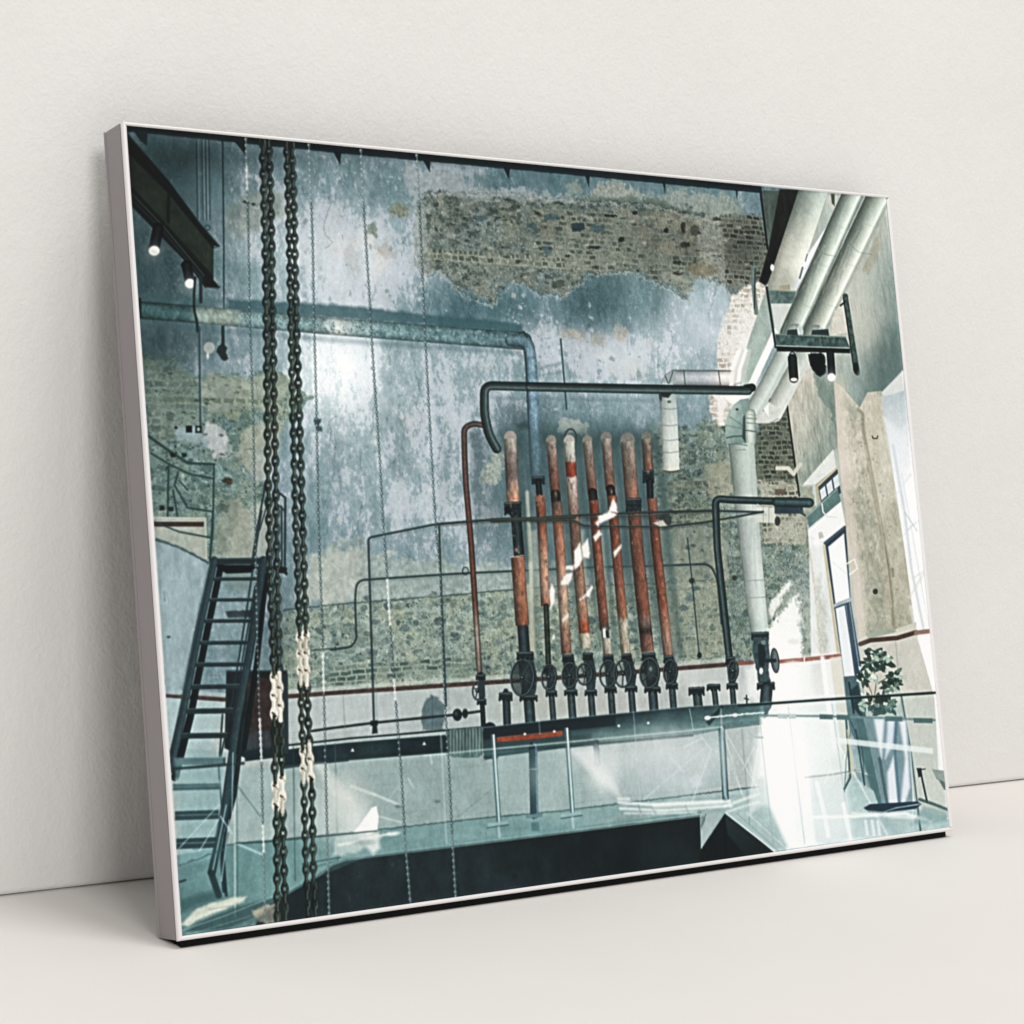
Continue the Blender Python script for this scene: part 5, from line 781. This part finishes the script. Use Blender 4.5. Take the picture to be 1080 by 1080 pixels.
S2b = [(308, 149), (310, 191), (311.5, 252), (313.5, 345), (316.8, 442), (320, 550), (323, 642), (325.8, 755), (330, 831), (332, 933), (334, 964)]
L1, L2 = [(709, 756), (821, 858)], [(670, 721), (789, 821)]
heavy(S1a, L1, 0, 1.12, 1); heavy(S1b, L1, 1, 1.12, 2); heavy(S2a, L2, 1, 1.02, 3); heavy(S2b, L2, 0, 1.1, 4)
light_chain([(260, 145), (262.4, 232), (264.6, 345), (268, 442), (270, 550), (273, 682), (275, 755), (277, 801), (278, 852), (280, 913), (281, 974)], [(758, 806), (872, 902), (175, 200)], 1)
light_chain([(326.6, 151), (330.6, 252), (332.3, 345), (334.5, 421), (337, 550), (341.5, 682), (343.3, 755), (345, 831), (348.5, 966)], [(690, 730)], 2)
light_chain([(381.6, 157), (384.6, 221), (390.7, 313), (393.4, 365), (398, 431), (402, 492), (405.5, 558), (409, 601), (412, 652), (417, 723), (419.5, 755), (424, 811), (428, 882), (434, 953)], [(612, 662), (718, 740)], 3)
light_chain([(440.6, 162), (442.7, 201), (446.8, 292), (450, 365), (454, 441), (458, 513), (461, 561), (466, 611), (467.7, 672), (470, 736), (475, 821), (478, 882), (481.6, 947)], [], 4)

# ---------------------------------------------------------------- 11 grain of the photograph
fall = 1 - .10 * sst(300, 150, SY) * sst(850, 500, SX) - .10 * sst(330, 150, SX) * sst(760, 500, SY) * 1. + .05 * field((840, 760, 60, 120, 1), (360, 390, 60, 60, .6), (760, 345, 50, 40, .6))
mul(FULL, fall.astype(np.float32))
soft = IMG.copy()                                       # a lens never draws edges this hard: soften a touch
for ax in (0, 1): soft = soft * .5 + (np.roll(soft, 1, ax) + np.roll(soft, -1, ax)) * .25
IMG[...] = soft
LW = C((.3, .59, .11))
lum = IMG @ LW
rg = nz(FULL, 3.2, 4.2, 92, 4, .85); rs2 = nz(FULL, 9, 16, 93, 5, .7)
mid = np.clip(1.15 - np.abs(lum - 120) / 110, .15, 1)
mul(FULL, 1 + (rg * .042 + rs2 * .05 + nz(FULL, 26, 40, 95, 3) * .035) * mid)
mul(FULL, 1 + sst(.5, .95, nz(FULL, 2.2, 3, 94, 3, .9)) * sst(100, 50, lum) * sst(40, 55, lum) * .22)
mul(FULL, 1 + .017 * nz(FULL, 1.3, 1.3, 90, 2, .9))
lum = IMG @ LW; blur = lum.copy()
for ax in (0, 1):
    for k in (2, 4): blur = (blur + np.roll(blur, k, ax) + np.roll(blur, -k, ax)) / 3
mul(FULL, np.clip(1 + .6 * (lum - blur) / (blur + 25), .6, 1.5))
# the grading of the photograph: muted warm tones, teal shadows, a firm contrast
lum = (IMG @ LW)[..., None]
wm = sst(4, 40, IMG[..., 0] - IMG[..., 2])[..., None]; red = sst(25, 60, IMG[..., 0] - IMG[..., 1])[..., None]
IMG[...] = lum + (IMG - lum) * (1 - wm * (.50 - .24 * red))
cl = sst(2, 26, IMG[..., 2] - IMG[..., 0])[..., None]; IMG[...] = lum + (IMG - lum) * (1 - .10 * cl)
sh = sst(170, 90, lum) * sst(25, 70, lum); IMG += sh * C((-3, 1, 1)) * (1 - .7 * red)
x = np.clip(IMG / 255, 0, 1); IMG[...] = 255 * (x + .42 * (x * x * (3 - 2 * x) - x) + .012)
IMG[...] = np.clip(IMG, 5, 254)
INK = .88 * np.where(IMG <= 10.3, IMG / 255 / 12.92, ((IMG / 255 + .055) / 1.055) ** 2.4)     # paper white reflects .88
INK = np.where(INK < .0031308, INK * 12.92, 1.055 * INK ** (1 / 2.4) - .055)

# ---- colours and light of the place
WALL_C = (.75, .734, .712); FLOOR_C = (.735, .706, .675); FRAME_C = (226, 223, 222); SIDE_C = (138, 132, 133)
WORLD_C = (.985, .99, 1.0); WORLD_S = .53
LAMPS = [('front_softbox', (.45 - 8 * .9063 * .1736, -8 * .9063 * .9848, .3 + 8 * .4226), (.45, -.05, .3), 2.6, 2.6, 208, (1.0, .985, .965)),
         ('top_softbox', (.45 + 8 * .309 * .5736, -8 * .309 * .8192, .3 + 8 * .9511), (.45, -.05, .3), 2.6, 2.6, 282, (1.0, .985, .965))]

# ------------------------------------------------------------------
# THE PLACE: wall (y = 0), floor (z = 0), framed print leaning on the wall
# ------------------------------------------------------------------
scene = bpy.context.scene
COL3D = scene.collection
FW, FH, FT = 1.0236, 0.75, 0.0393                 # outer width, height and depth of the frame
LEAN, TURN, FOOT = 0.1994, 0.0297, 0.1821          # lean back, turn about the vertical, distance of the heel from the wall
LIP_L, LIP_R, LIP_T, LIP_B = .0053, .0061, .0037, .0047

def link(name, bm, mat, parent=None, smooth=False):
    me = bpy.data.meshes.new(name); bm.normal_update(); bm.to_mesh(me); bm.free()
    o = bpy.data.objects.new(name, me); COL3D.objects.link(o)
    if mat: me.materials.append(mat)
    if smooth:
        for p in me.polygons: p.use_smooth = True
    if parent: o.parent = parent
    return o
def new_mat(name, base, rough=.6, spec=.4):
    m = bpy.data.materials.new(name); m.use_nodes = True
    b = m.node_tree.nodes['Principled BSDF']
    b.inputs['Base Color'].default_value = (*base, 1); b.inputs['Roughness'].default_value = rough; b.inputs['Specular IOR Level'].default_value = spec
    return m, m.node_tree.nodes, m.node_tree.links, b
def srgb(*c):
    return tuple((v / 255 / 12.92) if v / 255 <= .04045 else ((v / 255 + .055) / 1.055) ** 2.4 for v in c)

def plaster(name, base, grain, fine, bump, rough=.85, mottle=.02):
    """Painted plaster: faint mottling in the paint, a paper-like grain in the relief."""
    m, N, L, b = new_mat(name, base, rough, .25)
    tc = N.new('ShaderNodeTexCoord')
    big = N.new('ShaderNodeTexNoise'); big.inputs['Scale'].default_value = 5; big.inputs['Detail'].default_value = 6; big.inputs['Roughness'].default_value = .6
    L.new(tc.outputs['Object'], big.inputs['Vector'])
    mr = N.new('ShaderNodeMapRange'); mr.inputs['From Min'].default_value = .3; mr.inputs['From Max'].default_value = .7; mr.inputs['To Min'].default_value = 1 - mottle; mr.inputs['To Max'].default_value = 1 + mottle
    L.new(big.outputs['Fac'], mr.inputs['Value'])
    mx = N.new('ShaderNodeVectorMath'); mx.operation = 'SCALE'; mx.inputs[0].default_value = base
    L.new(mr.outputs['Result'], mx.inputs['Scale']); L.new(mx.outputs['Vector'], b.inputs['Base Color'])
    g = N.new('ShaderNodeTexNoise'); g.inputs['Scale'].default_value = grain; g.inputs['Detail'].default_value = 4; g.inputs['Roughness'].default_value = .6
    mp = N.new('ShaderNodeMapping'); mp.inputs['Scale'].default_value = (1, 1, .6); mp.inputs['Rotation'].default_value = (0, .6, 0)
    L.new(tc.outputs['Object'], mp.inputs['Vector']); L.new(mp.outputs['Vector'], g.inputs['Vector'])
    f = N.new('ShaderNodeTexNoise'); f.inputs['Scale'].default_value = fine; f.inputs['Detail'].default_value = 3
    L.new(tc.outputs['Object'], f.inputs['Vector'])
    ad = N.new('ShaderNodeMath'); ad.operation = 'MULTIPLY_ADD'; ad.inputs[1].default_value = .5
    L.new(f.outputs['Fac'], ad.inputs[0]); L.new(g.outputs['Fac'], ad.inputs[2])
    bp = N.new('ShaderNodeBump'); bp.inputs['Strength'].default_value = bump; bp.inputs['Distance'].default_value = .004
    L.new(ad.outputs['Value'], bp.inputs['Height']); L.new(bp.outputs['Normal'], b.inputs['Normal'])
    return m

M_WALL = plaster('wall_paint', WALL_C, 70, 230, .3)
M_FLOOR = plaster('floor_paint', FLOOR_C, 40, 200, .05, .7, .012)

# wall: a slab with a small rounded foot; floor: a sheet that runs in under it, a fine shadow gap between
bm = bmesh.new()
prof = [(-.0000, 3.0), (0, .0065), (.0006, .0042), (.0022, .0020), (.0045, .0012), (.15, .0012), (.15, 3.0)]
X0, X1 = -5.0, 7.0
va = [bm.verts.new((X0, y, z)) for y, z in prof]; vb = [bm.verts.new((X1, y, z)) for y, z in prof]
n = len(prof)
for i in range(n): bm.faces.new((va[i], vb[i], vb[(i + 1) % n], va[(i + 1) % n]))
bm.faces.new(va[::-1]); bm.faces.new(vb)
bmesh.ops.recalc_face_normals(bm, faces=bm.faces)
wall = link('wall', bm, M_WALL); wall['kind'] = 'structure'
bm = bmesh.new()
bm.faces.new([bm.verts.new(p) for p in ((X0, -6, 0), (X1, -6, 0), (X1, .12, 0), (X0, .12, 0))])
floor = link('floor', bm, M_FLOOR); floor['kind'] = 'structure'

# ---- the framed print: root at the heel of the frame; local x along it, y into the wall, z up the frame
pic = bpy.data.objects.new('framed_print', None); COL3D.objects.link(pic)
pic['label'] = 'large framed photo print of an old industrial hall leaning against the pale wall'
pic['category'] = 'framed picture'
pic.rotation_mode = 'XYZ'
pic.matrix_world = Matrix.Translation((0, -FOOT, 0)) @ Matrix.Rotation(TURN, 4, 'Z') @ Matrix.Rotation(-LEAN, 4, 'X')
# local axes: x right, z up the frame, y = into the wall; the front face lies at y = -FT, the back at y = 0

M_FRAME, N, L, b = new_mat('frame_lacquer', srgb(*FRAME_C), .38, .5)
tc = N.new('ShaderNodeTexCoord'); mp = N.new('ShaderNodeMapping'); mp.inputs['Scale'].default_value = (60, 60, 6)
g = N.new('ShaderNodeTexNoise'); g.inputs['Scale'].default_value = 6; g.inputs['Detail'].default_value = 5
L.new(tc.outputs['Object'], mp.inputs['Vector']); L.new(mp.outputs['Vector'], g.inputs['Vector'])
mr = N.new('ShaderNodeMapRange'); mr.inputs['To Min'].default_value = .32; mr.inputs['To Max'].default_value = .48; L.new(g.outputs['Fac'], mr.inputs['Value']); L.new(mr.outputs['Result'], b.inputs['Roughness'])
bp = N.new('ShaderNodeBump'); bp.inputs['Strength'].default_value = .06; bp.inputs['Distance'].default_value = .002; L.new(g.outputs['Fac'], bp.inputs['Height']); L.new(bp.outputs['Normal'], b.inputs['Normal'])
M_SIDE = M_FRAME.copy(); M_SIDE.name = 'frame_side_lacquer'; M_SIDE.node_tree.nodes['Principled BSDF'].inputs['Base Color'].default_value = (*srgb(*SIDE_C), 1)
M_BACK, *_ = new_mat('backing_card', srgb(120, 110, 98), .9, .2)

def rail(side, lip):
    """One side of the frame with mitred ends: o = distance in from the outer edge, d = depth from the back (y)."""
    F = -FT
    p = [(lip, F + .0034)]
    for k in range(9):                                   # rounded front bead
        a = math.pi * k / 8
        p.append((lip / 2 + math.cos(a) * lip / 2, F + .0030 - math.sin(a) * .0030))
    p += [(0, F + .0036), (.0010, F + .0046), (.0012, F + .0058), (.0006, F + .0068), (.0006, -.0052), (.0012, -.0042), (.0010, -.0032), (0, -.0024), (0, -.0006), (.0006, 0), (.016, 0), (.016, F + .0034)]
    bm = bmesh.new(); ends = []
    for end in (0, 1):
        ring_ = []
        for o, y in p:
            if side == 'left': v = (o, y, o if end == 0 else FH - o)
            elif side == 'right': v = (FW - o, y, o if end == 0 else FH - o)
            elif side == 'top': v = (o if end == 0 else FW - o, y, FH - o)
            else: v = (o if end == 0 else FW - o, y, o)
            ring_.append(bm.verts.new(v))
        ends.append(ring_)
    n = len(p)
    for i in range(n): bm.faces.new((ends[0][i], ends[0][(i + 1) % n], ends[1][(i + 1) % n], ends[1][i]))
    bm.faces.new(ends[0]); bm.faces.new(ends[1][::-1])
    bmesh.ops.recalc_face_normals(bm, faces=bm.faces)
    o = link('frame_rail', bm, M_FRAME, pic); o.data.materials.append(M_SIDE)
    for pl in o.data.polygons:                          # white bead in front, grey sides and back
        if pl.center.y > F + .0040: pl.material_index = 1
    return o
for s, l in (('left', LIP_L), ('right', LIP_R), ('top', LIP_T), ('bottom', LIP_B)): rail(s, l)

# backing card, let into the frame
bm = bmesh.new()
bmesh.ops.create_cube(bm, size=1, matrix=Matrix.Translation((FW / 2, -.004, FH / 2)) @ Matrix.Diagonal((FW - .034, .003, FH - .034, 1)))
link('backing_board', bm, M_BACK, pic)

# added black strip, stands in for the shade under the frame: it fills the wedge that the lean opens between the frame and the floor
M_GAP_SHADE, *_ = new_mat('gap_shade_black', (.008, .008, .008), .95, .05)
bm = bmesh.new(); tl = math.tan(LEAN)
yf, yb, i_ = -FT + .0050, -.006, .005
sec = [(yb, -.0002), (yf, -.0002), (yf, yf * tl * 1.0 + .0008), (yb, yb * tl + .0008)]
a_ = [bm.verts.new((i_, y, z)) for y, z in sec]; b_ = [bm.verts.new((FW - i_ - .004, y, z)) for y, z in sec]
for i in range(4): bm.faces.new((a_[i], b_[i], b_[(i + 1) % 4], a_[(i + 1) % 4]))
bm.faces.new(a_[::-1]); bm.faces.new(b_); bmesh.ops.recalc_face_normals(bm, faces=bm.faces)
link('gap_shade_strip', bm, M_GAP_SHADE, pic)

# the print itself: one flat sheet, ink = the picture painted above
img = bpy.data.images.new('hall_picture', NX, NY, alpha=False, float_buffer=False)
px = np.ones((NY, NX, 4), np.float32); px[..., :3] = INK[::-1]
img.pixels.foreach_set(px.ravel()); img.update(); img.pack()
M_PRINT, N, L, b = new_mat('print_ink', (.5, .5, .5), .7, .08)
ti = N.new('ShaderNodeTexImage'); ti.image = img; ti.interpolation = 'Cubic'; ti.extension = 'EXTEND'
L.new(ti.outputs['Color'], b.inputs['Base Color'])
tc = N.new('ShaderNodeTexCoord'); wv = N.new('ShaderNodeTexNoise'); wv.inputs['Scale'].default_value = 900; wv.inputs['Detail'].default_value = 2
L.new(tc.outputs['Object'], wv.inputs['Vector']); bp = N.new('ShaderNodeBump'); bp.inputs['Strength'].default_value = .03; bp.inputs['Distance'].default_value = .0005
L.new(wv.outputs['Fac'], bp.inputs['Height']); L.new(bp.outputs['Normal'], b.inputs['Normal'])
bm = bmesh.new(); uvl = bm.loops.layers.uv.new('UVMap')
x0, x1, z0, z1 = LIP_L, FW - LIP_R, LIP_B, FH - LIP_T
E_ = .0012                                                # the sheet's edge runs in under the rounded bead
quad = [(x0 - E_, z0 - E_), (x1 + E_, z0 - E_), (x1 + E_, z1 + E_), (x0 - E_, z1 + E_)]
fr = [bm.verts.new((x, -FT + .0016, z)) for x, z in quad]; bk = [bm.verts.new((x, -FT + .0030, z)) for x, z in quad]
f = bm.faces.new(fr)
for i in range(4): bm.faces.new((fr[i], bk[i], bk[(i + 1) % 4], fr[(i + 1) % 4]))
bm.faces.new(bk[::-1])
for fc in bm.faces:
    for lp in fc.loops: lp[uvl].uv = ((lp.vert.co.x - x0) / (x1 - x0), (lp.vert.co.z - z0) / (z1 - z0))
bmesh.ops.recalc_face_normals(bm, faces=bm.faces)
sheet = link('print_sheet', bm, M_PRINT, pic)
sheet['label'] = 'photo print of a teal industrial hall with rusty pipes, hanging chains and a steel stair'

# ---- light: one broad soft window-like lamp from the right front, a soft overall studio fill from the world
world = bpy.data.worlds.new('World'); scene.world = world; world.use_nodes = True
bg = world.node_tree.nodes['Background']; bg.inputs['Color'].default_value = (*WORLD_C, 1); bg.inputs['Strength'].default_value = WORLD_S
def area(name, loc, target, sx, sy, power, col):
    li = bpy.data.lights.new(name, 'AREA'); li.shape = 'RECTANGLE'; li.size = sx; li.size_y = sy; li.energy = power; li.color = col
    o = bpy.data.objects.new(name, li); COL3D.objects.link(o)
    o.location = loc; o.rotation_euler = (Vector(target) - Vector(loc)).to_track_quat('-Z', 'Y').to_euler()
    return o
for a in LAMPS: area(*a)

# ---- camera
yaw, pitch, roll = 0.5026, -0.0911, 0.0290
D = Vector((math.sin(yaw) * math.cos(pitch), math.cos(yaw) * math.cos(pitch), math.sin(pitch)))
R = Vector((math.cos(yaw), -math.sin(yaw), 0)); U = R.cross(D)
R, U = R * math.cos(roll) + U * math.sin(roll), U * math.cos(roll) - R * math.sin(roll)
cam = bpy.data.cameras.new('camera'); cam.sensor_width = 36; cam.lens = 2066.2 / 1080 * 36; cam.shift_x = .2946 * 1000 / 1080; cam.shift_y = .0266 * 1000 / 1080
cam.clip_start = .05; cam.clip_end = 100
co = bpy.data.objects.new('camera', cam); COL3D.objects.link(co)
m4 = Matrix((R, U, -D)).transposed().to_4x4(); m4.translation = (-0.7887, -1.7361, 0.5277); co.matrix_world = m4
scene.camera = co
vs = scene.view_settings
scene.display_settings.display_device = 'sRGB'; vs.view_transform = 'Standard'; vs.look = 'None'; vs.exposure = 0; vs.gamma = 1; vs.use_curve_mapping = False
scene.cycles.use_denoising = True
